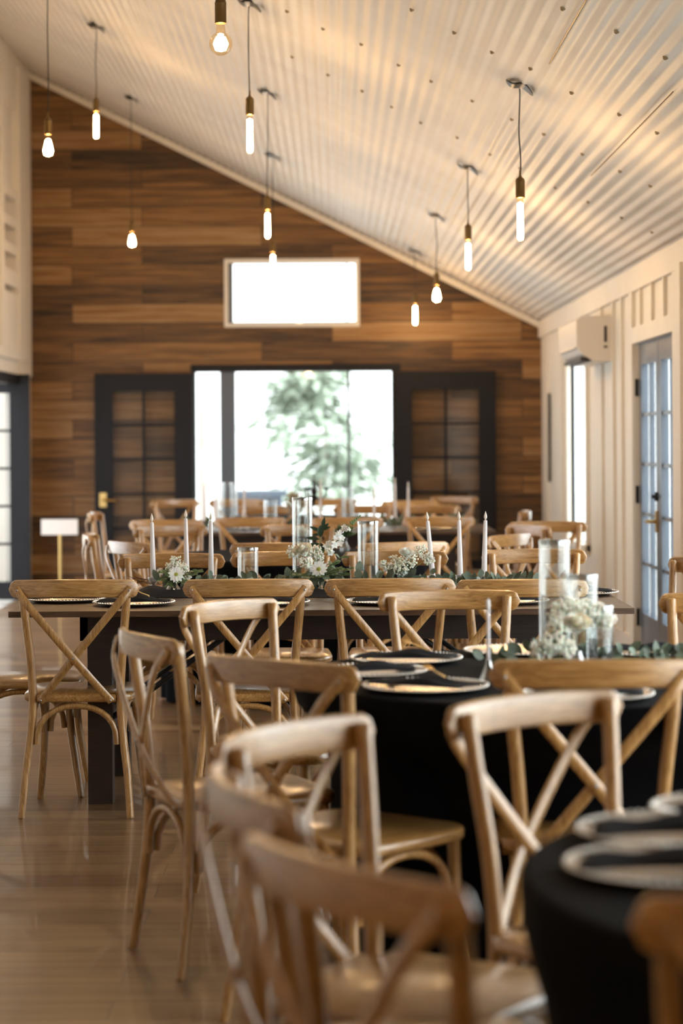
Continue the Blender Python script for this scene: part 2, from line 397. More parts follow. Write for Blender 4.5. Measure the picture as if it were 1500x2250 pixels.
scr = MB().lathe([(0, -0.012), (0.006, -0.010), (0.011, -0.003), (0.012, 0.0)], 7)
scm = None; cnt = 0
rot = Matrix.Rotation(math.atan(SLOPE), 4, 'Y')
for y in (6.9, 8.3, 9.7, 11.1, 12.5):
    for k in range(16):
        x = XR - 0.15 - k * 0.18 - random.uniform(-0.02, 0.02); yy = y + random.uniform(-0.06, 0.06)
        if cnt >= 76: break
        if scm is None: o = scr.build('screw', M['lapc'], ceiling); scm = o
        else: o = scm.copy(); C.objects.link(o)
        o.location = (x, yy, zc(x) - 0.009); o.rotation_euler = (0, math.atan(SLOPE), 0); cnt += 1
# sheet lap seams: slim overlapped edges of the sheets
for (x, y0, y1) in ((0.33, 6.2, 9.3), (0.92, 7.2, 9.4), (-0.55, 6.5, 8.9), (1.35, 8.8, 11.6)):
    MB().tube([(x, y0, zc(x) - 0.0105), (x + 0.002, (y0 + y1) / 2, zc(x) - 0.0095), (x, y1, zc(x) - 0.0105)], 0.0022, 5).build('lap_seam', M['bronze'], ceiling)

# left wall: header above the glazed side opening, recessed louvres, posts
YO0, YO1, ZO = 11.8, 19.85, 2.0
mb = MB()
# solid pieces leaving louvre openings
def lw(y0, y1, z0, z1, x0=XL - T, x1=XL): mb.box(x0, x1, y0, y1, z0, z1)
ZT = zc(XL) + 0.05
lw(Y0, YO0, 0, ZO); lw(YO1 + 0.12, YB, 0, ZO); lw(Y0, 18.9, ZO, ZT)
lw(19.8, YB, ZO, ZT)
lv = [(3.36, 3.53), (3.13, 3.28), (2.90, 3.04), (2.70, 2.76)]
zz = ZO
for a, b in sorted(lv): lw(18.9, 19.8, zz, a); zz = b
lw(18.9, 19.8, zz, 3.62); lw(18.9, 19.8, 4.35, ZT)
lw(18.9, 19.8, 3.62, 4.35, XL - T, XL - 0.04)
struct(mb.build('wall_left', M['white'], smooth=False))
mb = MB().box(XL, XL + 0.02, 19.82, YB - 0.03, ZO, ZT - 0.15).box(XL, XL + 0.03, 18.4, 20.5, 2.12, 2.2).box(XL, XL + 0.02, 18.72, 18.9, 2.2, ZT - 0.15)
struct(mb.build('trim_2', M['white'], smooth=False))
mb = MB()
for a, b in lv: mb.box(XL - T - 0.04, XL - T - 0.02, 18.85, 19.85, a - 0.02, b + 0.02)
struct(mb.build('trim_3', M['wallwood'], smooth=False))
# side opening frame with posts, dark
mb = MB().box(XL - 0.10, XL + 0.0, YO0, YO1 + 0.12, ZO - 0.09, ZO - 0.001)
for y in (11.8, 15.7): mb.box(XL - 0.10, XL, y, y + 0.1, 0, ZO - 0.09)
struct(mb.build('trim_4', M['dark'], smooth=False))
d3 = french_leaf('door_3', 0.95, 2.0, 5, 0.175, 0.165, 0.16, M['dark'], M['darkpane']); struct(d3)
d3.location = (-2.69 - 0.95, YO1 - 0.07, 0.0)

struct(MB().box(-7.5, XL - T - 0.02, 20.35, 20.45, -0.04, 2.6).build('wall_side', M['white'], smooth=False))
# right wall: board and batten, window, double french door
sW = lambda px: (px - VX) / XR
def wy(px): return F / sW(px)
wy1, wy0 = wy(1254), wy(1293)
dy1, dy0 = wy(1397), wy(1487)
DT = 2.0
mb = MB()
TR = 0.03
def rw(y0, y1, z0, z1): mb.box(XR, XR + TR, y0, y1, z0, z1)
GL = [(3.4, 8.6), (9.3, 11.4)]   # glazed bays nearer the camera
ZR = 2.60
rw(Y0, 3.4, 0, ZR); rw(3.4, 8.6, 0, 0.25); rw(3.4, 8.6, 2.1, ZR); rw(8.6, 9.3, 0, ZR); rw(9.3, 11.4, 0, 0.25); rw(9.3, 11.4, 2.1, ZR); rw(11.4, dy0, 0, ZR); rw(dy0, dy1, DT, ZR); rw(dy1, wy0, 0, ZR); rw(wy0, wy1, 0, 0.60); rw(wy0, wy1, 2.0, ZR); rw(wy1, YB + T, 0, ZR)
struct(mb.build('wall_right', M['white'], smooth=False))
mb = MB()
mb.box(XR - 0.03, XR, Y0, YB - 0.03, 2.33, 2.48)                 # frieze
mb.box(XR - 0.025, XR, dy1 + 0.0, dy1 + 0.16, 0, 2.33).box(XR - 0.025, XR, dy0 - 0.16, dy0, 0, 2.33).box(XR - 0.025, XR, dy0, dy1, DT, DT + 0.10)
for y in (19.9, 18.6, 15.85, 15.2, 14.75): mb.box(XR - 0.022, XR, y, y + 0.07, 0, 2.33)
for y in (12.85, 13.35, 13.85): mb.box(XR - 0.022, XR, y, y + 0.05, DT + 0.10, 2.33)
for y in (11.7, 8.9, 3.1, 2.1, 1.1, 0.1): mb.box(XR - 0.022, XR, y, y + 0.07, 0, 2.33)
struct(mb.build('trim_5', M['white'], smooth=False))
struct(MB().box(XR - 0.10, XR - 0.001, 11.75, 11.90, 0, 2.33).build('trim_6', M['white'], smooth=False))
struct(MB().box(XR - 0.02, XR, Y0, dy0 - 0.17, 0, 0.12).box(XR - 0.02, XR, dy1 + 0.17, YB, 0, 0.12).build('baseboard_right', M['white'], smooth=False))
struct(MB().box(XL, bx(208), YB - 0.018, YB, 0, 0.10).box(bx(1090), XR - 0.02, YB - 0.018, YB, 0, 0.10).build('baseboard_back', M['wallwood'], smooth=False))
wf = struct(MB().box(XR - 0.03, XR + 0.03, wy0 - 0.08, wy0, 0.52, 2.08).box(XR - 0.03, XR + 0.03, wy1, wy1 + 0.08, 0.52, 2.08).box(XR - 0.03, XR + 0.03, wy0, wy1, 2.0, 2.08).box(XR - 0.05, XR + 0.03, wy0 - 0.08, wy1 + 0.08, 0.55, 0.60).build('window_3', M['white'], smooth=False))
MB().box(XR + 0.02, XR + 0.024, wy0, wy1, 0.60, 2.0).build('pane', M['pane'], wf, smooth=False)
for k, (ya, yb) in enumerate(GL):
    g = MB().box(XR - 0.03, XR + 0.05, ya, yb, 2.04, 2.10).box(XR - 0.03, XR + 0.05, ya, yb, 0.25, 0.31)
    nn = round((yb - ya) / 1.05)
    for i in range(nn + 1): y = ya + (yb - ya - 0.06) * i / nn; g.box(XR - 0.03, XR + 0.05, y, y + 0.06, 0.31, 2.04)
    g = struct(g.build('window_%d' % (4 + k), M['white'], smooth=False))
    MB().box(XR + 0.02, XR + 0.024, ya, yb, 0.3, 2.05).build('pane', M['pane'], g, smooth=False)
    portal((XR + 0.07, (ya + yb) / 2, 1.18), (0, PI / 2, 0), 1.85, yb - ya)
LW = (dy1 - dy0) / 2 - 0.012
for i, yy in enumerate((dy1 - 0.004, dy1 - LW - 0.016)):
    d = french_leaf('door_%d' % (4 + i), LW, 1.99, 5, 0.11, 0.135, 0.29, M['slate'], M['pane']); struct(d)
    d.rotation_euler = (0, 0, -PI / 2); d.location = (XR + 0.05, yy, 0.008)   # local x -> -y, front face (y=0) looks to -x
    d.location.x = XR + 0.02
    if i == 0:
        # hardware on the room side
        lever(d, LW - 0.06, 0, 0.89, -1)
        MB().lathe([(0.028, 0), (0.028, 0.014), (0.012, 0.02), (0.012, 0.035), (0, 0.036)], 12, Matrix.Translation((LW - 0.06, 0, 1.04)) @ Matrix.Rotation(PI / 2, 4, 'X')).build('deadbolt', M['black'], d)
        for hz in (1.66, 0.98, 0.2): MB().tube([(-0.006, -0.014, hz), (-0.006, -0.014, hz + 0.11)], 0.012, 8).build('hinge', M['black'], d)
struct(MB().box(XL - T, XR + TR, Y0 - T, Y0, 0, 5.2).build('wall_front', M['white'], smooth=False))

portal((XL - 0.08, (YO0 + YO1) / 2, 1.0), (0, -PI / 2, 0), 1.9, YO1 - YO0)
portal(((ox0 + ox1) / 2, YB + 0.12, 1.0), (-PI / 2, 0, 0), ox1 - ox0, 2.0)

# ------------------------------------------------------------------ outside
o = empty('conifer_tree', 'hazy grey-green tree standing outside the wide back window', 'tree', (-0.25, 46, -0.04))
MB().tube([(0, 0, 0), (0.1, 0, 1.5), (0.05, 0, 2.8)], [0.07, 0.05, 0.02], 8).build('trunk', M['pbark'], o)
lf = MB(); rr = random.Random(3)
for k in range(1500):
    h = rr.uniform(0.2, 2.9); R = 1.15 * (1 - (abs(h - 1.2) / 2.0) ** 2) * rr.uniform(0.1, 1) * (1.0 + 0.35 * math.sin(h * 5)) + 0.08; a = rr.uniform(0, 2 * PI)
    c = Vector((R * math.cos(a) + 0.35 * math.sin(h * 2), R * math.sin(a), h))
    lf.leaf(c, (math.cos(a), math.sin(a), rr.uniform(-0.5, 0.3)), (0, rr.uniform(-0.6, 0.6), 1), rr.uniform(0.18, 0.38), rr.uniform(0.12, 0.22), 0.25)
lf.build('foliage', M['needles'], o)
tag(MB().tube([(P(446, 1000, F / 25).x, 25, -0.04), (P(446, 1000, F / 25).x, 25, 1.75)], 0.055, 10).build('porch_post', M['pbark']), 'slim post outside seen through narrow left pane of the wide window', 'post')
tag(MB().box(-1.15, -0.55, 24.0, 24.5, -0.04, 0.80).box(-1.2, -0.5, 23.95, 24.55, 0.80, 0.86).build('patio_bench', M['slate'], smooth=False), 'dark low box standing outside behind the wide window', 'box')

# ================================================================== CHAIRS
def crest_mesh():
    mb = MB(); nu = 30; HL = 0.243; hh0 = 0.034; u0 = 1 - hh0 / HL; vs = []; prof = 10
    for i in range(nu + 1):
        t = -1 + 2 * i / nu
        u = math.sin(t * PI / 2) * 0.35 + t * 0.65
        x = u * HL * 0.999; a = abs(u)
        hh = hh0 if a < u0 else hh0 * math.sqrt(max(0.0, 1 - ((a - u0) / (1 - u0)) ** 2)) + 0.0012
        th = 0.0105 if a < u0 else 0.0105 * (0.35 + 0.65 * min(1, hh / hh0))
        yc = -0.266 - 0.032 * (1 - (x / 0.195) ** 2); zc_ = 0.853 + 0.005 * (1 - u * u)
        slope = 2 * 0.032 * x / 0.195 ** 2; nrm = Vector((-slope, 1, 0)).normalized()
        for k in range(prof):
            q = 2 * PI * k / prof + PI / prof
            c, s_ = math.cos(q), math.sin(q)
            yy = math.copysign(abs(c) ** 0.45, c) * th; zz = math.copysign(abs(s_) ** 0.55, s_) * hh
            vs.append(Vector((x, yc, zc_ + zz)) + nrm * yy)
    fs = [(i * prof + k, i * prof + (k + 1) % prof, (i + 1) * prof + (k + 1) % prof, (i + 1) * prof + k) for i in range(nu) for k in range(prof)]
    fs += [tuple(reversed(range(prof))), tuple(nu * prof + k for k in range(prof))]
    return mb.add(vs, fs)
def arch(a, b, top, k=14):
    a, b = Vector(a), Vector(b); out = []
    m = (a + b) / 2
    for i in range(k + 1):
        q = PI * i / k
        p = m + (a - m) * math.cos(q); out.append(Vector((p.x, p.y, a.z + (top - a.z) * (math.sin(q) ** 0.75))))
    return out
def make_chair():
    t = empty('crossback_chair', 'x', 'chair')
    seat = []
    for (cx, cy, r, a0, a1) in ((0.135, 0.135, 0.085, 0, PI / 2), (-0.135, 0.135, 0.085, PI / 2, PI)):
        for k in range(9):
            q = a0 + (a1 - a0) * k / 8; seat.append((cx + r * math.cos(q), cy + r * math.sin(q)))
    seat += [(-0.214, -0.02), (-0.205, -0.15), (-0.195, -0.178), (-0.148, -0.182), (-0.148, -0.215), (0.148, -0.215), (0.148, -0.182), (0.195, -0.178), (0.205, -0.15), (0.214, -0.02)]
    MB().prism(seat, 0.428, 0.458, bevel=0.006).build('seat', M['oak_y'], t, sharp=50)
    crest_mesh().build('backrest', M['oak_x'], t, sharp=50)
    for s in (-1, 1):
        pts = curve([(s * 0.203, -0.238, 0), (s * 0.190, -0.216, 0.16), (s * 0.171, -0.201, 0.32), (s * 0.164, -0.200, 0.45), (s * 0.172, -0.208, 0.60), (s * 0.187, -0.226, 0.75), (s * 0.196, -0.240, 0.868)], 4)
        m_ = len(pts); rad = [0.0140 + 0.0022 * sm(0, 0.5, i / m_) for i in range(m_)]
        pts.append(pts[-1] + Vector((0, 0, 0.006))); rad.append(0.009)
        lg = MB().tube(pts, rad, 12).build('rear_leg', M['oak_z'], t, sharp=60)
        MB().tube([(s * 0.203, -0.238, -0.0), (s * 0.203, -0.238, 0.006)], 0.0135, 10).build('foot_glide', M['bronze'], lg)
        pts = curve([(s * 0.208, 0.222, 0), (s * 0.192, 0.200, 0.14), (s * 0.181, 0.181, 0.28), (s * 0.178, 0.175, 0.43)], 4)
        lg = MB().tube(pts, [0.0135 + 0.003 * i / (len(pts) - 1) for i in range(len(pts))], 12).build('front_leg', M['oak_z'], t, sharp=60)
        MB().tube([(s * 0.208, 0.222, -0.0), (s * 0.208, 0.222, 0.006)], 0.0135, 10).build('foot_glide', M['bronze'], lg)
    # crossed slats, flat bent strips
    for s in (-1, 1):
        off = 0.0 if s > 0 else -0.0095
        path = curve([(s * 0.213, -0.2645 - 0.012 + 0.001, 0.856), (s * 0.16, -0.299 + 0.004 + off * 0.4, 0.790), (s * 0.0, -0.275 + off, 0.598), (s * -0.085, -0.246 + off * 0.5, 0.492), (s * -0.133, -0.223, 0.432)], 5)
        path[0] = path[0] + Vector((0, 0, 0.004))
        sl = MB().tube(path, 0.0145, 8, sx=0.42, sy=1.0, up=(0, 1, 0)).build('cross_slat', M['oak_z'], t, sharp=50)
        for c in ((s * 0.208, -0.283, 0.850), (s * -0.130, -0.230, 0.437)):
            MB().lathe([(0.0045, 0), (0.0045, 0.002), (0.003, 0.0035), (0, 0.004)], 8, Matrix.Translation(c) @ Matrix.Rotation(PI / 2, 4, 'X')).build('bolt', M['bolt'], sl)
    MB().lathe([(0.0045, 0), (0.0045, 0.002), (0, 0.004)], 8, Matrix.Translation((0, -0.2915, 0.598)) @ Matrix.Rotation(PI / 2, 4, 'X')).build('bolt', M['bolt'], t)
    for (a, b) in (((-0.150, -0.205, 0.27), (0.150, -0.205, 0.27)), ((-0.158, 0.176, 0.27), (0.158, 0.176, 0.27))):
        MB().tube(arch(a, b, 0.414), 0.0115, 8).build('arch_brace', M['oak_z'], t, sharp=60)
    for s in (-1, 1):
        MB().tube(arch((s * 0.172, -0.178, 0.27), (s * 0.180, 0.155, 0.27), 0.414), 0.0115, 8).build('arch_brace', M['oak_z'], t, sharp=60)
    return t
chair_proto = make_chair(); chair_used = [False]
chairs = []
def chair(px, s, fx, fy, label, group):
    """px,s: crest centre; (fx,fy): facing"""
    l = math.hypot(fx, fy); fx /= l; fy /= l
    yt = VY + 0.51 * s; dx = px - VX
    x = (dx - TH * (yt - VY)) / s; y = F / s
    ox, oy = x + 0.28 * fx, y + 0.28 * fy
    c = chair_proto if not chair_used[0] else copy_tree(chair_proto)
    chair_used[0] = True
    c.location = (ox, oy, 0); c.rotation_euler = (0, 0, math.atan2(-fx, fy)); c['label'] = label; c['group'] = group
    chairs.append((ox, oy, fx, fy)); return c
G1, G2, G3 = 'chairs along the near dark farm table', 'chairs around the round black table in mid room', 'chairs around the cut-off round black table in front'
G4, G5, G6 = 'chairs around the far round black table', 'chairs along the far farm table', 'chairs in front of the back wall'
chair(160, 594, 0.03, 1, 'sharp oak cross-back chair at the left end of the dark farm table, fully visible', G1)
chair(545, 596, 0, 1, 'sharp oak chair second from left on the near side of the farm table', G1)
chair(857, 597, 0, 1, 'sharp oak chair third from left on the near side of the farm table', G1)
chair(1148, 604, 0, 1, 'sharp oak chair at the near farm table, partly behind the blurred glass cylinders', G1)
chair(-92, 546, 1, 0.04, 'oak chair cut off by left edge, only seat and front legs showing', G1)
chair(377, 484, 0, -1, 'oak chair across the farm table behind the left three tapers', G1)
chair(623, 480, 0, -1, 'oak chair across the farm table behind the small glass cylinder', G1)
chair(867, 479, 0.0, -1, 'oak chair across the farm table behind the white rose', G1)
chair(1172, 475, 0, -1, 'oak chair across the farm table behind its right end, beside the white wall', G1)
chair(1560, 518, -0.85, -0.5, 'oak chair at right edge before the glass doors, upper one of two there', G1)
chair(306, 822, 0.92, 0.39, 'oak cross-back chair seen from the side in the left aisle', G2)
chair(492, 690, 0.8, -0.6, 'angled oak chair facing the camera between side-on chair and farm table', G2)
chair(983, 650, 0.12, -0.99, 'oak chair behind the plates on the round black table, facing the camera', G2)
chair(598, 940, 0.656, 0.755, 'oak chair seen from behind just left of the round black table', G2)
chair(1306, 951, 0.0, 1, 'wide looking oak chair back pushed up to the near side of the round black table', G2)
chair(1610, 672, -0.4, -0.9, 'dark looking oak chair cut off by the right edge below the glass doors', G2)
chair(626, 1222, 0.83, -0.56, 'blurred pale oak chair facing right, its crest shining white', G3)
chair(1156, 1105, 0.64, -0.77, 'blurred pale oak chair in front of the round black table with a bright crest', G3)
chair(520, 1468, 0.96, 0.28, 'blurred oak chair turned nearly sideways behind the nearest chair back', G3)
chair(728, 1795, 0.82, 0.57, 'nearest and most blurred orange-brown chair back at bottom centre', G3)
chair(1850, 1935, -0.22, 0.97, 'blurred chair cut off in the bottom right corner', G3)
chair(610, 441, 0.05, 1, 'oak chair back seen just above the crest behind the small glass cylinder', G4)
chair(893, 441, -0.35, 0.93, 'oak chair back seen above the white rose, second row behind the farm table', G4)
chair(274, 431, 0.85, 0.53, 'oak chair turned right, behind the leftmost taper of the farm table', G4)
chair(192, 395, 1, 0.05, 'oak chair seen side-on, lower one of the two at far left', G4)
chair(370, 364, 0.45, -0.89, 'oak chair with shining white crest behind the left two tapers', G4)
chair(658, 364, 0.05, -1, 'oak chair half hidden behind the tallest glass cylinder', G4)
chair(1127, 409, -0.83, 0.55, 'pale oak chair angled left beside the right taper', G4)
chair(1168, 372, -0.85, -0.45, 'small oak chair with white glint between two others at right', G4)
chair(365, 339, 0, 1, 'leftmost oak chair on the near side of the far farm table', G5)
chair(549, 331, 0, 1, 'oak chair at the far farm table just left of the tallest sharp cylinder', G5)
chair(763, 333, 0, 1, 'oak chair at the far farm table directly above the white stock flowers', G5)
chair(964, 333, 0, 1, 'pale oak chair at the far farm table behind the right three tapers', G5)
chair(202, 304, 1, -0.05, 'oak chair seen side-on, upper one of the two at far left', G5)
chair(1158, 308, -1, 0.05, 'small white-lit chair seen side-on in front of the wood wall corner', G5)
chair(1202, 356, -0.05, -1, 'oak chair facing the camera beside the right wall window', G5)
chair(590, 283, 0, -1, 'oak chair across the far farm table behind the small far cylinder', G5)
chair(800, 283, 0, -1, 'oak chair across the far farm table right of the iron candelabra', G5)
chair(943, 283, 0, -1, 'oak chair across the far farm table below the dark right door', G5)
chair(380, 253, 0.55, -0.83, 'oak chair with white corner in front of the left dark door', G6)
chair(520, 252, 0.0, -1, 'oak chair below the narrow left window pane', G6)
chair(722, 252, 0, -1, 'oak chair below the middle of the wide window', G6)
chair(900, 263, 0, -1, 'oak chair in front of the dark right door left stile', G6)
chair(1000, 246, -0.5, -0.86, 'cream glinting oak chair in front of the dark right door', G6)

# ================================================================== TABLES
def farm_table(x0, x1, y0, y1, label, brace=True, ztop=0.766):
    t = empty('farm_table', label, 'table', ((x0 + x1) / 2, (y0 + y1) / 2, 0)); W = (x1 - x0) / 2; Dp = (y1 - y0) / 2
    e = MB(); nb = 5
    for k in range(nb):
        a = -Dp + 2 * Dp * k / nb; b = -Dp + 2 * Dp * (k + 1) / nb
        e.prism([(-W, a + 0.001), (W, a + 0.001), (W, b - 0.001), (-W, b - 0.001)], ztop - 0.022, ztop)
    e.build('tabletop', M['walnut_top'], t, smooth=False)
    ax = W - 0.235; ay = Dp - 0.28
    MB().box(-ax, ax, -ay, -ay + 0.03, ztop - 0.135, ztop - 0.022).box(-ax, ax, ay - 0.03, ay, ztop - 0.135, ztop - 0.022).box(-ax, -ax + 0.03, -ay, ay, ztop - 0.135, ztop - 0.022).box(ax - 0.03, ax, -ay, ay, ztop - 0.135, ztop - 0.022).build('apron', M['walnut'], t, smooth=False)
    for sx in (-1, 1):
        for sy in (-1, 1):
            cx = sx * (ax - 0.075); cy = sy * (ay - 0.05)
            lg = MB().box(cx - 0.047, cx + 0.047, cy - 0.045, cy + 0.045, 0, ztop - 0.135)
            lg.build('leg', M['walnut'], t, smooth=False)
    for sx in (-1, 1):
        MB().box(sx * (ax - 0.075) - 0.03, sx * (ax - 0.075) + 0.03, -ay + 0.095, ay - 0.095, 0.25, 0.33).build('stretcher', M['walnut'], t, smooth=False)
        if brace:
            for sy in (-1, 1):
                MB().tube([(sx * (ax - 0.12), sy * (ay - 0.05), 0.33), (sx * (ax - 0.56), sy * (ay - 0.05), 0.64)], 0.011, 8).build('brace', M['black'], t)
    return t
MT = (-1.215, 1.122, 8.325, 9.70)
farm_table(*MT, 'long dark-stained farm table set with tapers, flowers and chargers, sharp in mid photo')
FT = (-1.19, 1.125, 15.42, 16.72)
farm_table(*FT, 'far dark farm table behind the second row of chairs, near the window', brace=False)

def round_table(cx, cy, R, label, clabel, ztop=0.77, cap=0.25):
    t = empty('round_table', label, 'table', (cx, cy, 0))
    MB().lathe([(R - 0.012, ztop - 0.03), (R - 0.008, ztop - 0.026), (R - 0.008, ztop - 0.01), (R - 0.014, ztop - 0.006)], 48).build('tabletop', M['walnut'], t)
    MB().lathe([(0.30, 0.0), (0.30, 0.03), (0.06, 0.06), (0.05, 0.5), (0.12, ztop - 0.03)], 20).build('pedestal', M['black'], t)
    nA = 240; rings = []
    # lower limit of the skirt radius where chair seats press the cloth in
    lim = []
    for k in range(nA):
        a = 2 * PI * k / nA; best = 9
        for (ox, oy, fx, fy) in chairs:
            if math.hypot(ox - cx, oy - cy) > 1.3: continue
            r = 0.2
            while r < 0.85:
                x = cx + r * math.cos(a) - ox; y = cy + r * math.sin(a) - oy
                lx = abs(x * fy - y * fx); ly = x * fx + y * fy
                if lx < 0.25 and -0.26 < ly < 0.26: best = min(best, r); break
                r += 0.01
        lim.append(best)
    lim = [max(q_, R - cap) for q_ in lim]
    lim2 = [min(lim[(k + j) % nA] for j in range(-5, 6)) for k in range(nA)]
    lim2 = [sum(lim2[(k + j) % nA] for j in range(-3, 4)) / 7 for k in range(nA)]
    rs = random.Random(int(cx * 100) + 5); ph = [rs.uniform(0, 6.28) for _ in range(4)]
    levels = [(0.0, 0.0)] + [(0.3, 0), (0.6, 0), (R - 0.05, 0), (R - 0.006, 0.0), (R, -0.006)]
    vs = [(0, 0, ztop)]; fs = []
    rr_ = [('t', 0.3), ('t', 0.6), ('t', R - 0.02), ('t', R - 0.003)] + [('s', q) for q in (0.008, 0.03, 0.07, 0.12, 0.18, 0.26, 0.34, 0.44, 0.56, 0.68, 0.752, 0.762)]
    for kind, q in rr_:
        for k in range(nA):
            a = 2 * PI * k / nA
            if kind == 't': r, z = q, ztop
            else:
                f = min(1, q / 0.5); fold = (math.sin(a * 17 + ph[0] + 1.2 * math.sin(a * 3 + ph[1])) * 0.6 + math.sin(a * 29 + ph[2]) * 0.3)
                r = R + 0.004 + f * (0.030 * fold + 0.018); z = ztop - q
                if lim2[k] < r:
                    m_ = sm(0.03, 0.26, q); r = r * (1 - m_) + min(r, lim2[k] - 0.012) * m_
            vs.append((r * math.cos(a), r * math.sin(a), z))
    fs += [(0, 1 + k, 1 + (k + 1) % nA) for k in range(nA)]
    for i in range(len(rr_) - 1):
        fs += [(1 + i * nA + k, 1 + (i + 1) * nA + k, 1 + (i + 1) * nA + (k + 1) % nA, 1 + i * nA + (k + 1) % nA) for k in range(nA)]
    o = MB().add(vs, fs).build('tablecloth', M['cloth'], sharp=70); o.location = (cx, cy, 0)
    tag(o, clabel, 'tablecloth', 'black round tablecloths')
    return t
RT1 = (0.655, 5.975); RT0 = (1.03, 3.20); RT2 = (-0.18, 12.29); RT3 = (-0.25, 18.35)
round_table(*RT1, 0.76, 'round table under the black cloth with glass cylinders in mid room', 'black cloth falling to the floor from the round table behind the bright crested chair')
round_table(*RT0, 0.76, 'round table under the black cloth cut off by the right edge', 'black cloth of the blurred table at bottom right', cap=0.03)
round_table(*RT2, 0.76, 'round table under black cloth behind the farm table', 'black cloth glimpsed behind the far row of farm table chairs')
round_table(*RT3, 0.62, 'round table farthest away, in front of the wide window', 'black cloth of the farthest table below the wide window')

# ================================================================== TABLEWARE
def make_charger():
    t = empty('charger_plate', 'x', 'plate')
    MB().lathe([(0, 0.0), (0.09, 0.0), (0.105, 0.004), (0.152, 0.012), (0.158, 0.0135), (0.160, 0.012), (0.156, 0.009), (0.107, 0.0005)], 40).build('plate_body', M['charger'], t)
    b = MB()
    for k in range(72):
        a = 2 * PI * k / 72; b.ball((0.1565 * math.cos(a), 0.1565 * math.sin(a), 0.0135), 0.0035, 6, 4)
    b.build('beaded_rim', M['charger'], t); return t
def make_napkin():
    mb = MB(); nx_, ny_ = 26, 12; vs = []; rs = random.Random(4)
    for s_ in (1, -1):
        for i in range(nx_ + 1):
            for j in range(ny_ + 1):
                u = -1 + 2 * i / nx_; v = -1 + 2 * j / ny_
                wd = 0.055 + 0.018 * u * u; x = u * 0.135 + 0.01 * math.sin(v * 3); y = v * wd
                e = (1 - v ** 4) * (1 - u ** 6)
                z = 0.016 + (0.006 + 0.009 * (1 + math.sin(v * 7 + u * 2.2)) / 2 + 0.006 * math.sin(u * 5 + 1)) * e if s_ > 0 else 0.0145 + 0.001 * e
                vs.append((x, y, z))
    n1 = (nx_ + 1) * (ny_ + 1); fs = []
    for i in range(nx_):
        for j in range(ny_):
            a = i * (ny_ + 1) + j; fs.append((a, a + ny_ + 1, a + ny_ + 2, a + 1)); fs.append((n1 + a, n1 + a + 1, n1 + a + ny_ + 2, n1 + a + ny_ + 1))
    for i in range(nx_):
        for j in (0, ny_):
            a = i * (ny_ + 1) + j; b = a + ny_ + 1; fs.append((a, b, n1 + b, n1 + a) if j == ny_ else (a, n1 + a, n1 + b, b))
    for j in range(ny_):
        for i in (0, nx_):
            a = i * (ny_ + 1) + j; b = a + 1; fs.append((a, b, n1 + b, n1 + a) if i == 0 else (a, n1 + a, n1 + b, b))
    return mb.add(vs, fs).build('napkin', M['napkin'], sharp=80)
def make_fork():
    mb = MB(); mb.tube([(0, -0.10, 0), (0, 0.0, 0.002), (0, 0.035, 0.004)], [0.005, 0.0028, 0.003], 6, sx=0.5)
    mb.tube([(0, 0.035, 0.004), (0, 0.05, 0.002), (0, 0.062, 0.002)], [0.003, 0.011, 0.0115], 8, sx=0.16, up=(0, 0, 1))
    for k in range(4):
        x = -0.0092 + 0.0061 * k; mb.tube([(x, 0.06, 0.002), (x, 0.08, 0.004), (x, 0.10, 0.008)], [0.0018, 0.0016, 0.0009], 5)
    return mb.build('fork', M['gold'])
protos = {}
def proto(k, f):
    if k not in protos: protos[k] = f(); return protos[k]
    return copy_tree(protos[k])
def setting(x, y, z, ang, where, napkin=True, fork=True, grp='place settings'):
    c = proto('charger', make_charger); c.location = (x, y, z); c['label'] = 'silver charger ' + where; c['group'] = 'chargers on the ' + grp
    if napkin:
        o = proto('napkin', make_napkin); o.location = (x, y, z + 0.0005); o.rotation_euler = (0, 0, ang); tag(o, 'black napkin on charger ' + where, 'napkin', 'napkins on the ' + grp)
    if fork:
        o = proto('fork', make_fork); o.location = (x + 0.03 * math.cos(ang), y + 0.03 * math.sin(ang), z + 0.044); o.scale = (0.85,) * 3; o.rotation_euler = (0.06, 0, ang * 0.3 + 0.4); tag(o, 'gold fork on napkin ' + where, 'fork', 'forks on the ' + grp)
ZM = 0.7665
def setpx(px, py, z, ang, where, **k):
    s = onplane(px, py, z); p = P(px, py, s); setting(p.x, p.y, z, ang, where, **k)
gm = 'near farm table'
setpx(143, 1321, ZM, 0.05, 'at the far left of the near farm table', fork=False, grp=gm)
setpx(294, 1329, ZM, 0.1, 'left of the second chair on the near farm table', grp=gm)
setpx(590, 1328, ZM, -0.1, 'behind the second chair crest on the near farm table', fork=False, grp=gm)
setpx(850, 1326, ZM, 0.2, 'behind the third chair crest on the near farm table', fork=False, grp=gm)
setpx(1115, 1325, ZM, 0.1, 'behind the fourth chair of the near farm table', fork=False, grp=gm)
setpx(1272, 1306, ZM, 0.15, 'at the right end of the near farm table', fork=False, grp=gm)
ZR1 = 0.7715
gr = 'round black table in mid room'
for i, (deg, a, wh) in enumerate(((221, -0.5, 'nearest the camera at left of the round black table'), (180, 0.35, 'at the left rim of the round table, half hidden'), (143, -0.1, 'at the far left rim of the round black table'), (102, 0.1, 'at the far rim of the round black table'),
                                 (266, 0.1, 'just behind the bright crest on the round black table'), (308, 0.9, 'at the near right rim of the round black table'), (62, -0.4, 'at the far right rim of the round black table'))):
    q = math.radians(deg); setting(RT1[0] + 0.565 * math.cos(q), RT1[1] + 0.565 * math.sin(q), ZR1, a, wh, fork=i in (0, 2), napkin=i not in (3,), grp=gr)
gz = 'cut-off round black table'
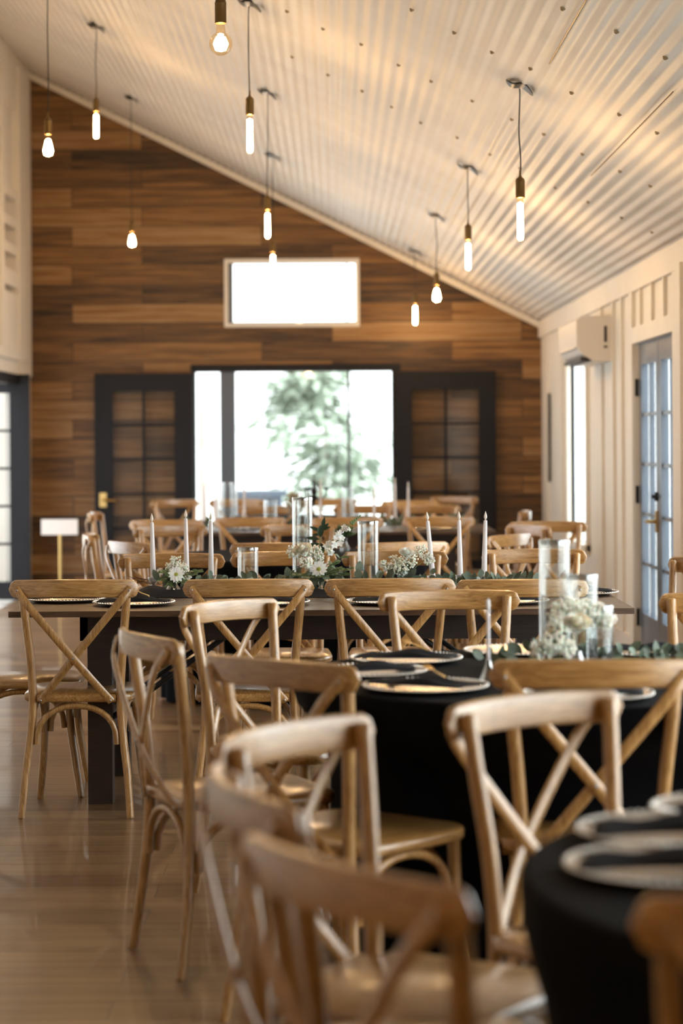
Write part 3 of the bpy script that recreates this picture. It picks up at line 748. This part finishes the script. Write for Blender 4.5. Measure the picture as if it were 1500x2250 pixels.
for (px, py, a, wh) in ((1487, 1838, 0.1, 'upper one of the two blurred ones on the bottom right table'), (1480, 1915, 0.0, 'lower one of the two blurred ones on the bottom right table'), (1640, 1790, 0.5, 'partly seen at the back of the bottom right table')):
    setpx(px, py, ZR1, a, wh, fork=False, grp=gz)
gf = 'far farm table'
for px, wh in ((380, 'at the left of the far farm table'), (560, 'behind a chair left of centre on the far farm table'), (755, 'right of centre on the far farm table'), (960, 'at the right of the far farm table')):
    setpx(px, 1163, ZM, 0.1, wh, fork=False, grp=gf)

# taper candle and holder (candle holder thing + candle thing)
def make_holder():
    return MB().lathe([(0, 0), (0.026, 0), (0.027, 0.004), (0.014, 0.010), (0.008, 0.018), (0.013, 0.026), (0.008, 0.033), (0.012, 0.040), (0.022, 0.052), (0.025, 0.062), (0.023, 0.063), (0.013, 0.048), (0, 0.046)], 10).build('candle_holder', M['cutglass'], sharp=25)
def make_taper():
    t = empty('taper_candle', 'x', 'candle')
    MB().lathe([(0, 0), (0.0118, 0), (0.0118, 0.02), (0.0075, 0.243), (0.006, 0.247), (0, 0.247)], 14).build('wax', M['wax'], t)
    MB().lathe([(0.0022, 0.246), (0.0022, 0.250), (0.0055, 0.256), (0.0066, 0.262), (0.0050, 0.270), (0.0020, 0.280), (0, 0.286)], 10).build('flame_tip', M['flame'], t)
    return t
def taper(px, s, where, tilt=0.0, z=ZM, grp='near farm table', pyt=None, sc=1.0):
    y = F / s; vz = HC - z; py = VY + vz * s; x = P(px, py, s).x
    h = proto('holder', make_holder); h.location = (x, y, z); tag(h, 'glass candle holder ' + where, 'candle holder', 'glass candle holders on the ' + grp)
    c = proto('taper', make_taper); c.location = (x - math.sin(tilt) * 0.0, y, z + 0.0465); c.rotation_euler = (0, tilt, 0); c.scale = (1, 1, sc)
    c['label'] = 'ivory taper candle ' + where; c['group'] = 'tapers on the ' + grp
SD = 524
taper(337, 524, 'leftmost on the near farm table', -0.02)
taper(410, 500, 'second from left, behind the daisy on the near farm table', -0.01)
taper(464, 516, 'third from left on the near farm table, right of the daisy', 0)
taper(951, 524, 'leaning left beside the baby breath and rose', -0.085)
taper(1011, 522, 'middle one of the right three on the near farm table', -0.015)
taper(1063, 524, 'rightmost on the near farm table', 0.03)
gf2 = 'far farm table'
for px, s, wh, sc in ((449, 305, 'far left on the far farm table', 1.0), (474, 310, 'second from left on the far farm table', 1.0), (537, 305, 'third from left on the far farm table', 1.0), (868, 300, 'left of two before the dark right door on the far farm table', 1.1), (897, 303, 'right of two before the dark right door on the far farm table', 1.0),
                      (822, 308, 'against the bright window right part on the far farm table', 0.9), (704, 308, 'beside the iron candelabra on the far farm table', 1.1)):
    taper(px, s, wh, 0, grp=gf2, sc=sc)

def cylinder(px, s, dia, ht, z, label, water=0.0, grp=None):
    x = P(px, VY + (HC - z) * s, s).x; y = F / s; r = dia / 2
    t = empty('glass_cylinder', label, 'vase', (x, y, z), 0, grp)
    MB().lathe([(0, 0), (r - 0.002, 0), (r, 0.002), (r, ht - 0.001), (r - 0.0015, ht), (r - 0.003, ht - 0.001), (r - 0.003, 0.010), (0, 0.010)], 40).build('glass_wall', M['glass'], t, sharp=50)
    MB().lathe([(r + 0.0006, ht - 0.014), (r + 0.0012, ht - 0.004), (r, ht + 0.0008), (r - 0.0035, ht), (r - 0.0035, ht - 0.012)], 40, closed=True).build('rim', M['cutglass'], t)
    if water: MB().lathe([(0, 0.0105), (r - 0.0035, 0.0105), (r - 0.0035, water), (0, water)], 32).build('water', M['glass'], t, sharp=40)
gc = 'glass cylinders on the near farm table'
cylinder(665, 520, 0.086, 0.392, ZM, 'tallest clear glass cylinder vase on the near farm table', 0, gc)
cylinder(545, 516, 0.088, 0.178, ZM, 'shortest clear glass cylinder on the near farm table', 0, gc)
cylinder(809, 520, 0.088, 0.290, ZM, 'medium clear glass cylinder left of the white rose', 0, gc)
gc = 'glass cylinders on the round black table'
cylinder(1219, 800, 0.084, 0.350, ZR1, 'tallest glass cylinder on the round black table', 0.2, gc)
cylinder(1281, 806, 0.080, 0.258, ZR1, 'middle height glass cylinder on the round black table', 0.15, gc)
cylinder(1318, 828, 0.070, 0.185, ZR1, 'shortest glass cylinder on the round black table, behind the flowers', 0.1, gc)
gc = 'glass cylinders on the far farm table'
cylinder(500, 306, 0.150, 0.335, ZM, 'wide glass cylinder against the narrow left window pane', 0.1, gc)
cylinder(594, 303, 0.10, 0.20, ZM, 'small glass cylinder on the far farm table', 0.1, gc)
cylinder(764, 306, 0.088, 0.295, ZM, 'slim glass cylinder against the bright window', 0.2, gc)

# clear rod candle with cone base on the round table
p = P(1073, 1497, onplane(1073, 1497, ZR1))
t = empty('acrylic_candlestick', 'clear thin candlestick with cone foot on the round black table', 'candlestick', (p.x, p.y, ZR1))
MB().lathe([(0, 0), (0.024, 0), (0.024, 0.004), (0.007, 0.045), (0.006, 0.06), (0, 0.06)], 6).build('cone_foot', M['cutglass'], t, sharp=20)
MB().lathe([(0.0045, 0.055), (0.0042, 0.19), (0.0055, 0.20), (0.004, 0.212), (0, 0.214)], 10).build('rod', M['wax'], t)

# iron candelabra on far farm table
p = P(690, 1160, 308)
t = empty('iron_candelabra', 'dark iron candelabra against the bright window', 'candelabra', (p.x, p.y, ZM))
MB().lathe([(0.006, 0.16), (0.010, 0.20), (0.028, 0.225), (0.014, 0.245), (0.024, 0.27), (0.010, 0.295), (0.006, 0.33), (0.018, 0.335), (0.018, 0.34), (0.004, 0.345), (0.004, 0.39), (0, 0.395)], 12).build('stem', M['black'], t)
for k in range(3):
    a = 2 * PI * k / 3 + 0.15; c_, s_ = math.cos(a), math.sin(a)
    MB().tube(curve([(0, 0, 0.21), (0.04 * c_, 0.04 * s_, 0.20), (0.05 * c_, 0.05 * s_, 0.12), (0.09 * c_, 0.09 * s_, 0.03), (0.10 * c_, 0.10 * s_, 0.0)], 5), 0.006, 6).build('leg', M['black'], t)
    ar = MB().tube(curve([(0, 0, 0.24), (0.05 * c_, 0.05 * s_, 0.215), (0.085 * c_, 0.085 * s_, 0.24), (0.09 * c_, 0.09 * s_, 0.28)], 5), 0.005, 6).build('arm', M['black'], t)
    MB().lathe([(0.006, 0.275), (0.018, 0.285), (0.02, 0.295), (0.012, 0.295)], 10, Matrix.Translation((0.09 * c_, 0.09 * s_, 0))).build('candle_cup', M['black'], ar)

# ================================================================== FLOWERS
def rose(mb, c, R, seed=1, dirv=(0, 0, 1), layers=5):
    rs = random.Random(seed); c = Vector(c); z = Vector(dirv).normalized(); x = z.orthogonal().normalized(); y = z.cross(x)
    mb.ball(c + z * R * 0.1, R * 0.3, 10, 6)
    for L_ in range(layers):
        f = (L_ + 1) / layers; nP = 3 + L_
        for k in range(nP):
            a = 2 * PI * (k + rs.uniform(-0.15, 0.15)) / nP + L_ * 0.9; vs = []; nu, nv = 6, 5
            for i in range(nu + 1):
                for j in range(nv + 1):
                    u = -1 + 2 * i / nu; v = j / nv
                    ang = a + u * (1.15 - 0.25 * f) * (0.5 + 0.5 * math.sin(v * PI * 0.75 + 0.3))
                    rad = R * (0.16 + 0.66 * f * v ** 0.8 + 0.16 * f * max(0, v - 0.75) * 4) * (1 - 0.05 * u * u)
                    hh = R * (-0.75 + (1.45 - 0.45 * f) * v - 0.18 * u * u * v - 0.5 * f * max(0, v - 0.8))
                    vs.append(c + x * (rad * math.cos(ang)) + y * (rad * math.sin(ang)) + z * hh)
            mb.add(vs, [(i * (nv + 1) + j, (i + 1) * (nv + 1) + j, (i + 1) * (nv + 1) + j + 1, i * (nv + 1) + j + 1) for i in range(nu) for j in range(nv)])
def daisy(par, c, R, dirv, seed=1, npet=13):
    rs = random.Random(seed); z = Vector(dirv).normalized(); x = z.orthogonal().normalized(); y = z.cross(x); c = Vector(c); mb = MB()
    for k in range(npet):
        a = 2 * PI * k / npet; d = x * math.cos(a) + y * math.sin(a) + z * rs.uniform(-0.05, 0.2)
        mb.leaf(c + d * 0.15 * R, d, z, R * rs.uniform(0.8, 0.95), R * 0.46, 0.1, 0.15)
    f = mb.build('daisy', M['petal'], par)
    m2 = Matrix.Translation(c) @ z.to_track_quat('Z', 'Y').to_matrix().to_4x4()
    MB().lathe([(0.24 * R, 0), (0.22 * R, 0.1 * R), (0, 0.15 * R)], 12, m2).build('daisy_eye', M['yolk'], f)
def breath(par, blobs, n, seed, r=0.0036, root=(0, 0, 0.06)):
    rs = random.Random(seed); mb = MB(); st = MB(); root = Vector(root)
    for (c, R) in blobs:
        c = Vector(c); k_ = int(n * R / sum(b[1] for b in blobs))
        for k in range(k_):
            d = Vector((rs.gauss(0, 1), rs.gauss(0, 1), rs.gauss(0, 1))).normalized() * R * rs.uniform(0.45, 1.05); d.z *= 0.85
            q = c + d; mb.ball(q, r * rs.uniform(0.7, 1.35), 6, 4)
            if k % 4 == 0: st.tube([c - Vector((0, 0, R * 0.6)), c + d * 0.4, q], 0.0006, 4)
        st.tube([root, (root + c) / 2 + Vector((0, 0, 0.01)), c], 0.001, 5)
    b = mb.build('babys_breath', M['breath'], par); b['kind'] = 'stuff'
    st.build('breath_stems', M['stem'], b)
def bud_vase(par, h=0.085, r=0.028, m=None, n=16):
    MB().lathe([(0, 0), (r * 0.7, 0), (r, h * 0.15), (r * 1.02, h * 0.38), (r * 0.55, h * 0.66), (r * 0.42, h * 0.82), (r * 0.6, h), (r * 0.52, h), (r * 0.36, h * 0.8), (0, h * 0.6)], n).build('bud_vase', m or M['cutglass'], par, sharp=30)
def sprig(mb, st, base, pts, n, L_, W_, seed, spread=1.0):
    rs = random.Random(seed); path = curve([base] + list(pts), 5); st.tube(path, 0.0013, 5)
    for k in range(n):
        i = min(len(path) - 2, int((0.3 + 0.7 * k / n) * len(path))); d = (path[i + 1] - path[i]).normalized()
        side = d.cross(Vector((0, 0, 1))); side = side.normalized() if side.length > 0.1 else Vector((1, 0, 0))
        q = (side * (1 if k % 2 else -1) + d * 0.7 + Vector((0, rs.uniform(-.6, .6), rs.uniform(-.1, .5))) * spread).normalized()
        mb.leaf(path[i], q, Vector((rs.uniform(-.4, .4), -0.7, 0.8)), L_ * rs.uniform(.75, 1.15), W_ * rs.uniform(.8, 1.1), 0.2, 0.2)
    mb.leaf(path[-1], path[-1] - path[-2], Vector((0, -0.7, 0.7)), L_, W_ * 0.8, 0.1)

def at(px, py, s): return P(px, py, s)
def loc_on(px, s, z): q = P(px, VY + (HC - z) * s, s); return (q.x, q.y, z)
# bouquet 1 : daisy + baby's breath in round bud vase (left)
l1 = loc_on(381, 536, ZM); t = empty('flower_arrangement', 'small posy with an open white daisy, left on near farm table', 'flowers', l1, 0, 'flower arrangements on the near farm table')
def rel(px, py, s, l): q = P(px, py, s); return (q.x - l[0], q.y - l[1], q.z - l[2])
bud_vase(t, 0.07, 0.030)
daisy(t, rel(387, 1262, 550, l1), 0.033, (0.1, -1, 0.25), 3)
daisy(t, rel(350, 1258, 530, l1), 0.022, (-0.6, -0.6, 0.3), 5, 9)
breath(t, [(rel(385, 1236, 535, l1), 0.034), (rel(402, 1250, 530, l1), 0.028), (rel(375, 1246, 525, l1), 0.026), (rel(410, 1268, 530, l1), 0.02)], 380, 11, 0.0034)
lv_, st_ = MB(), MB()
for k, (px, py) in enumerate(((358, 1256), (352, 1275), (366, 1285), (425, 1262), (436, 1254), (400, 1280), (372, 1266))):
    sprig(lv_, st_, Vector((0, 0, 0.05)), [(Vector((0, 0, 0.05)) + Vector(rel(px, py, 536, l1))) / 2 + Vector((0, -0.01, 0.015)), rel(px, py, 540, l1)], 7, 0.03, 0.018, k)
fo = lv_.build('foliage', M['ruscus'], t); st_.build('stems', M['stem'], fo)
# bouquet 2 : big centre arrangement
l2 = loc_on(690, 528, ZM); t = empty('flower_arrangement', 'largest arrangement with cream rose, white stock and dark leaves beside the tallest cylinder', 'flowers', l2, 0, 'flower arrangements on the near farm table')
bud_vase(t, 0.085, 0.03)
m_ = MB(); rose(m_, rel(664, 1207, 545, l2), 0.043, 5, (-0.3, -0.45, 0.9), 6); m_.build('cream_rose', M['cream'], t)
daisy(t, rel(700, 1250, 545, l2), 0.036, (0.1, -0.8, -0.35), 8)
m_ = MB(); rs = random.Random(2)
a0, a1 = Vector(rel(716, 1200, 528, l2)), Vector(rel(772, 1150, 528, l2))
for k in range(26):
    tt = k / 25; q = a0.lerp(a1, tt * 0.85) + Vector((rs.gauss(0, .013), rs.gauss(0, .013), rs.gauss(0, .013))) * (1.1 - 0.6 * tt)
    z = Vector((rs.uniform(-1, 1), -0.8, rs.uniform(-.6, 1))).normalized(); x = z.orthogonal().normalized(); y = z.cross(x)
    for j in range(5):
        d = x * math.cos(j * 1.257) + y * math.sin(j * 1.257) + z * 0.5; m_.leaf(q, d, z, 0.019 * (1 - .4 * tt), 0.017 * (1 - .4 * tt), 0.3, 0.3)
m_.build('stock_bloom', M['petal'], t)
m_ = MB()
for k in range(12):
    tt = k / 11; q = a1.lerp(a1 + (a1 - a0) * 0.34, tt) + Vector(((-1) ** k * 0.006 * (1 - tt), 0, 0)); m_.ball(q, 0.0058 * (1.1 - .6 * tt), 7, 5, (1, 1, 1.3))
m_.tube([a0, a1, a1 + (a1 - a0) * 0.34], 0.0016, 5); m_.tube([Vector((0, 0, 0.06)), Vector(rel(700, 1240, 528, l2)), a0], 0.0035, 6)
m_.build('stock_buds', M['stem'], t)
breath(t, [(rel(645, 1213, 530, l2), 0.034), (rel(672, 1235, 545, l2), 0.03), (rel(690, 1213, 530, l2), 0.036), (rel(700, 1225, 528, l2), 0.03), (rel(724, 1211, 530, l2), 0.014)], 460, 21, 0.0036)
dk, st_ = MB(), MB()
top_ = Vector(rel(712, 1140, 525, l2))
st_.tube(curve([Vector((0, 0, 0.07)), Vector(rel(700, 1235, 528, l2)), Vector(rel(703, 1185, 526, l2)), top_], 6), 0.0022, 6)
for (px, py, dx, dz, L_, W_) in ((702, 1185, -1, 0.15, .058, .017), (702, 1195, -0.9, -0.1, .055, .017), (703, 1180, 0.05, 1, .05, .030), (704, 1168, -1, 0.5, .05, .016), (705, 1166, 0.7, 0.7, .045, .016), (702, 1192, 0.4, -0.9, .045, .022), (708, 1160, 0.25, 1.2, .045, .018), (706, 1165, 0.9, 0.35, .04, .014), (702, 1175, -1, .05, .03, .012)):
    dk.leaf(rel(px, py, 526, l2), (dx, -0.15, dz), (0, -1, 0.35), L_, W_, 0.12, 0.3)
fo = dk.build('dark_leaves', M['dkleaf'], t); st_.build('stems', M['stem'], fo)
lv_, st_ = MB(), MB()
for k, (px, py) in enumerate(((650, 1262), (742, 1248), (752, 1222), (722, 1254), (735, 1236), (668, 1268), (716, 1265), (757, 1262), (765, 1250))):
    q = Vector(rel(px, py, 540, l2)); sprig(lv_, st_, Vector((0, 0, 0.06)), [q * 0.55 + Vector((0, -0.01, 0.03)), q], 8, 0.036, 0.018, 30 + k)
fo = lv_.build('foliage', M['ruscus'], t); st_.build('stems', M['stem'], fo)
# bouquet 3 : white rose + breath
l3 = loc_on(893, 527, ZM); t = empty('flower_arrangement', 'white rose with fan of baby breath in footed glass, right on near farm table', 'flowers', l3, 0, 'flower arrangements on the near farm table')
bud_vase(t, 0.075, 0.026)
m_ = MB(); rose(m_, rel(893, 1214, 530, l3), 0.034, 9, (0.05, -0.45, 0.9), 5); m_.build('white_rose', M['petal'], t)
breath(t, [(rel(925, 1210, 525, l3), 0.034), (rel(940, 1228, 525, l3), 0.03), (rel(900, 1232, 530, l3), 0.034), (rel(868, 1232, 528, l3), 0.032), (rel(853, 1247, 528, l3), 0.03), (rel(880, 1250, 530, l3), 0.036), (rel(842, 1238, 528, l3), 0.018)], 560, 31, 0.0036)
# eucalyptus runner
def garland(x0, x1, y, z, n, seed, label, group, L_=0.048, W_=0.034, hgt=0.10, m=None):
    rs = random.Random(seed); lv_, st_ = MB(), MB(); path = []
    k_ = int((x1 - x0) / 0.06) + 2
    for i in range(k_): path.append(Vector((x0 + (x1 - x0) * i / (k_ - 1), y + rs.uniform(-.03, .03), z + 0.008 + rs.uniform(0, .012))))
    pc = curve(path, 3); st_.tube(pc, 0.002, 5)
    for i in range(n):
        q = pc[rs.randrange(len(pc))]; d = Vector((rs.uniform(-1, 1), rs.uniform(-.9, .6), rs.uniform(0.15, 1))).normalized()
        b = q + d * rs.uniform(0, hgt) * 0.7 + Vector((0, rs.uniform(-.04, .04), 0)); b.z = max(b.z, z + 0.010)
        d.z = max(d.z, 0.05)
        lv_.leaf(b, d, Vector((rs.uniform(-.8, .8), -1, rs.uniform(-.2, 1))), L_ * rs.uniform(.6, 1.2), W_ * rs.uniform(.7, 1.1), 0.05, 0.12)
    lo = lv_.build('eucalyptus_garland', m or M['leaf']); tag(lo, label, 'greenery', group)
    st_.build('stem', M['stem'], lo); return lo
ge = 'eucalyptus greenery on the tables'
YD = F / 530
garland(-0.70, -0.42, YD, ZM, 34, 1, 'eucalyptus sprigs around the daisy posy and left tapers', ge)
garland(-0.40, 0.22, YD, ZM, 150, 2, 'thick grey-green eucalyptus run below the tallest cylinder and big bouquet', ge)
garland(0.24, 0.52, YD, ZM, 56, 3, 'eucalyptus leaves below the white rose on the near farm table', ge)
garland(0.53, 0.66, YD, ZM, 22, 4, 'few eucalyptus leaves between the right tapers', ge)
garland(0.69, 0.83, YD, ZM, 34, 5, 'cluster of pointed eucalyptus leaves at the right end of the near farm table', ge, 0.055, 0.028, 0.06)
s1 = 790
garland(0.42, 1.30, F / s1, ZR1, 84, 6, 'eucalyptus leaves around the cylinders on the round black table', ge, 0.045, 0.03, 0.045)
garland(-1.05, 1.0, F / 305, ZM, 190, 7, 'eucalyptus run along the middle of the far farm table', ge, 0.055, 0.04, 0.08)
# black runner cloth bunched on near farm table
mb = MB(); vs = []; rs = random.Random(9); nx_, ny_ = 90, 8
x0, x1, ya, yb = -0.80, 0.60, F / 545, F / 520
for i in range(nx_ + 1):
    for j in range(ny_ + 1):
        u, v = i / nx_, j / ny_; e = math.sin(PI * v) ** 0.6
        h_ = (0.016 + 0.018 * math.sin(u * 31 + v * 3) * math.sin(u * 7) + 0.03 * math.exp(-((u - 0.12) / 0.08) ** 2) + 0.02 * math.exp(-((u - 0.03) / 0.03) ** 2)) * e * 0.75
        vs.append((x0 + (x1 - x0) * u, ya + (yb - ya) * v + 0.02 * math.sin(u * 20), ZM + 0.002 + max(0, h_)))
mb.add(vs, [(i * (ny_ + 1) + j, (i + 1) * (ny_ + 1) + j, (i + 1) * (ny_ + 1) + j + 1, i * (ny_ + 1) + j + 1) for i in range(nx_) for j in range(ny_)])
tag(mb.build('table_runner', M['napkin'], sharp=80), 'crumpled black gauze runner along the middle of the near farm table', 'runner')
# twigs by left taper
mb = MB(); rs = random.Random(12); q0 = P(350, 1282, 520)
for k in range(9):
    a = q0 + Vector((rs.uniform(-.02, .03), rs.uniform(-.02, .02), rs.uniform(-0.01, 0.0))); mb.tube(curve([a, a + Vector((-0.05, 0, 0.015 + rs.uniform(-.01, .015))), a + Vector((-0.10 - rs.uniform(0, .02), 0, 0.02 + rs.uniform(-.02, .02)))], 4), 0.0011, 5)
tag(mb.build('dried_twigs', M['twig']), 'thin red-brown twigs poking left of the leftmost taper', 'twigs')
# flowers on round table 1
l4 = loc_on(1268, 835, ZR1); t = empty('flower_arrangement', 'blurred posy with pale rose in a bud vase on the round black table', 'flowers', l4)
bud_vase(t, 0.085, 0.026)
m_ = MB(); rose(m_, rel(1268, 1368, 850, l4), 0.040, 19, (0.0, -0.45, 0.9), 6); m_.build('pale_rose', M['cream'], t)
breath(t, [(rel(1238, 1345, 830, l4), 0.05), (rel(1262, 1335, 830, l4), 0.045), (rel(1300, 1350, 830, l4), 0.045), (rel(1325, 1362, 830, l4), 0.035), (rel(1232, 1375, 835, l4), 0.035)], 480, 41, 0.0038)
l5 = loc_on(1200, 850, ZR1); t = empty('babys_breath_clump', 'low baby breath clump at the foot of the blurred tallest cylinder', 'flowers', l5)
breath(t, [(rel(1190, 1425, 850, l5), 0.035), (rel(1215, 1415, 850, l5), 0.04), (rel(1245, 1425, 850, l5), 0.03)], 300, 43, 0.0038, (0, 0, 0.005))
# far farm table blooms
for (px, s, R, lab, mt, gg) in ((268 + 380, 303, 0.09, 'dried beige grass bouquet beside the iron candelabra', 'dried', 0), (662, 395, 0.05, 'small white bloom cluster on the far round table behind the tallest cylinder', 'breath', 1), (757, 395, 0.06, 'olive foliage tuft on the far round table behind the medium cylinder', 'ruscus', 1)):
    zt = ZM if gg == 0 else ZR1
    l = loc_on(px, s, zt); t = empty('flower_arrangement', lab, 'flowers', l); bud_vase(t, 0.08, 0.028); mb = MB(); rs = random.Random(px)
    for k in range(150):
        d = Vector((rs.gauss(0, 1), rs.gauss(0, 1), abs(rs.gauss(0, 1)))).normalized(); b = Vector((0, 0, 0.09)) + d * R * rs.uniform(0.1, 0.6); b.z += R * (1.4 if mt == 'dried' else 0.3) * rs.random()
        mb.leaf(b, d + Vector((0, 0, 0.4)), Vector((rs.uniform(-1, 1), -1, 0)), 0.035, 0.014, 0.1)
    mb.build('blooms', M[mt], t)

# ================================================================== PENDANT LAMPS
def pendant(canopy, bottom, kind, label, sock=0.09, R=None):
    """canopy: point on ceiling, bottom: z of bulb bottom"""
    x, y, z = canopy
    t = empty('pendant_lamp', label, 'pendant lamp', (x, y, z - 0.012), 0, 'bare bulb pendants hanging from the ceiling')
    # rippled disc following the corrugation
    mb = MB(); vs = []; nr, na = 6, 28; Rd = 0.062
    for side in (0, 1):
        for i in range(nr + 1):
            for k in range(na):
                r = Rd * i / nr; a = 2 * PI * k / na; lx, ly = r * math.cos(a), r * math.sin(a)
                zz = -SLOPE * lx + 0.011 * math.sin(lx * 2 * PI / 0.11 + 0.6) - (0.010 if side == 0 else 0.002)
                vs.append((lx, ly, zz + 0.004))
    n1 = (nr + 1) * na; fs = []
    for sd in (0, 1):
        for i in range(nr):
            for k in range(na):
                a, b, c, d = sd * n1 + i * na + k, sd * n1 + i * na + (k + 1) % na, sd * n1 + (i + 1) * na + (k + 1) % na, sd * n1 + (i + 1) * na + k
                fs.append((a, b, c, d) if sd else (a, d, c, b))
    fs += [(nr * na + k, nr * na + (k + 1) % na, n1 + nr * na + (k + 1) % na, n1 + nr * na + k) for k in range(na)]
    mb.add(vs, fs).build('canopy', M['black'], t, sharp=50)
    BL = {'tube': 0.185, 'long': 0.20, 'drop': 0.125, 'globe': 0.120}[kind]
    zb = bottom - (z - 0.012); zs = zb + BL          # bottom of socket (local)
    rs = random.Random(int(y * 10)); wob = 0.006
    mb = MB().tube(curve([(0, 0, -0.012), (wob * rs.uniform(-1, 1), 0, -0.05), (wob * rs.uniform(-1, 1), wob * rs.uniform(-1, 1), (zs + sock) * 0.5), (wob * 0.6 * rs.uniform(-1, 1), 0, (zs + sock) * 0.8), (0, 0, zs + sock)], 5), 0.0034, 6)
    mb.build('cord', M['cord'], t)
    MB().lathe([(0.0045, zs + sock + 0.035), (0.005, zs + sock + 0.012), (0.009, zs + sock + 0.004), (0.019, zs + sock - 0.004), (0.0215, zs + sock - 0.014), (0.0225, zs + sock - 0.016), (0.0215, zs + sock - 0.018), (0.0215, zs), (0.017, zs - 0.002)], 18).build('socket', M['bronze'], t, sharp=35)
    if kind in ('tube', 'long'):
        r = 0.0165; pr = [(0.012, zs), (0.0135, zs - 0.012), (r, zs - 0.028), (r, zb + 0.016), (r * 0.82, zb + 0.006), (r * 0.4, zb + 0.001), (0, zb)]
        core = [(0, zs - 0.018), (0.0135, zs - 0.026), (0.015, zb + 0.018), (0.011, zb + 0.009), (0, zb + 0.005)]
    elif kind == 'drop':
        pr = [(0.013, zs), (0.015, zs - 0.012), (0.020, zs - 0.035), (0.028, zb + 0.050), (0.031, zb + 0.032), (0.027, zb + 0.014), (0.014, zb + 0.003), (0, zb)]
        core = [(0, zs - 0.022), (0.014, zs - 0.03), (0.025, zb + 0.048), (0.028, zb + 0.032), (0.022, zb + 0.012), (0, zb + 0.006)]
    else:
        cz = zb + 0.043; pr = [(0.013, zs), (0.015, zs - 0.012), (0.018, cz + 0.0405)] + [(0.0435 * math.sin(q), cz + 0.0435 * math.cos(q)) for q in [0.45 + (PI - 0.45) * k / 10 for k in range(11)]]
        core = [(0, cz + 0.030), (0.018, cz + 0.026), (0.029, cz), (0.020, cz - 0.024), (0, cz - 0.03)]
    b = MB().lathe(pr, 20, closed=True).build('bulb', M['bulb_glass'], t, sharp=80)
    MB().lathe(core, 14).build('filament', M['bulb_core'], b)
    return t
def pend(px, py, pb, kind, label):
    c = cp(px, py); s = F / c.y; zb = HC - ((pb - VY) + TH * (px - VX)) / s; pendant(c, zb, kind, label)
pend(1141, 183, 531, 'long', 'long tube bulb pendant at right with the clearest canopy')
pend(1027, 365, 595, 'tube', 'tube bulb pendant second from right, left of the clearest one')
pend(958, 472, 664, 'drop', 'teardrop bulb pendant right of the small upper window')
pend(911, 550, 714, 'tube', 'small tube bulb pendant farthest away in the right row')
pend(586, 200, 525, 'tube', 'tube bulb pendant hanging just above the small upper window')
pend(598, 340, 606, 'tube', 'tube bulb pendant overlapping the top of the small upper window')
pend(210, 55, 305, 'tube', 'tube bulb pendant second from the left edge')
pend(288, 213, 543, 'drop', 'lowest small teardrop bulb pendant in front of the wood wall at left')
def pend_s(px, s, pb, kind, label):
    q = P(px, pb, s); c = Vector((q.x, q.y, zc(q.x))); pendant(c, q.z, kind, label)
pend_s(549, 428, 338, 'long', 'sharp tube bulb pendant at top centre with cord leaving the frame')
pend_s(106, 395, 345, 'drop', 'teardrop bulb pendant nearest the left edge')
pend_s(485, 590, 122, 'globe', 'round globe bulb pendant at the top of the photo')

for (x, y, zb, k, lb) in ((-1.75, 1.5, 2.75, 'tube', 'tube bulb pendant added for warm light above the camera at left, outside the frame'), (-0.45, 0.5, 2.6, 'drop', 'teardrop bulb pendant added for warm light above the camera, outside the frame'), (-1.6, -0.5, 2.75, 'globe', 'globe bulb pendant added for warm light behind the camera, outside the frame')):  # unseen extra pendants, added to throw warm light on the nearest chair backs
    pendant(Vector((x, y, zc(x))), zb, k, lb)

# ================================================================== WALL THINGS
t = empty('air_conditioner', 'white split air conditioner high on the right wall', 'air conditioner', (XR - 0.022, 15.25, 1.93))
pr = [(0, 0), (-0.12, 0), (-0.20, 0.05), (-0.235, 0.10), (-0.24, 0.28), (-0.20, 0.31), (0, 0.31)]
MB().add([(x, 0, z) for x, z in pr] + [(x, 1.2, z) for x, z in pr], [tuple(reversed(range(7)))[::-1], tuple(reversed([7 + k for k in range(7)]))] + [(k, 7 + k, 7 + (k + 1) % 7, (k + 1) % 7) for k in range(7)]).build('casing', M['plastic'], t, smooth=False)
MB().box(-0.205, -0.13, 0.06, 1.14, 0.004, 0.03).build('air_slot', M['shadegap'], t, smooth=False)
MB().box(-0.262, -0.19, 0.05, 1.15, 0.028, 0.038, Matrix.Rotation(0.25, 4, 'Y')).build('louvre_flap', M['plastic'], t, smooth=False)
MB().box(-0.05, -0.03, -0.003, 0.0, 0.13, 0.24).box(-0.052, -0.028, -0.004, 0.0, 0.09, 0.105).build('side_vent', M['shadegap'], t, smooth=False)
tag(MB().box(XR - 0.035, XR - 0.012, 19.62, 19.66, 1.02, 1.80).build('wall_pull_bar', M['shadegap'], smooth=False), 'thin dark vertical strip on the white wall beside the wood wall', 'wall strip')
p = P(131, 1175, 250)
t = empty('sign_stand', 'blank white card on a slim brass stand before the wood wall at left', 'sign', (p.x, p.y, 0))
zt = P(131, 1141, 250).z; zb = P(131, 1175, 250).z
MB().box(-0.16, 0.16, -0.012, 0.012, zb, zt).build('card', M['paper'], t, smooth=False)
MB().tube([(0, 0.02, 0.0), (0, 0.02, zb + 0.03)], 0.013, 8).lathe([(0.13, 0), (0.13, 0.008), (0.02, 0.02)], 20).build('stand', M['brass'], t, sharp=40)
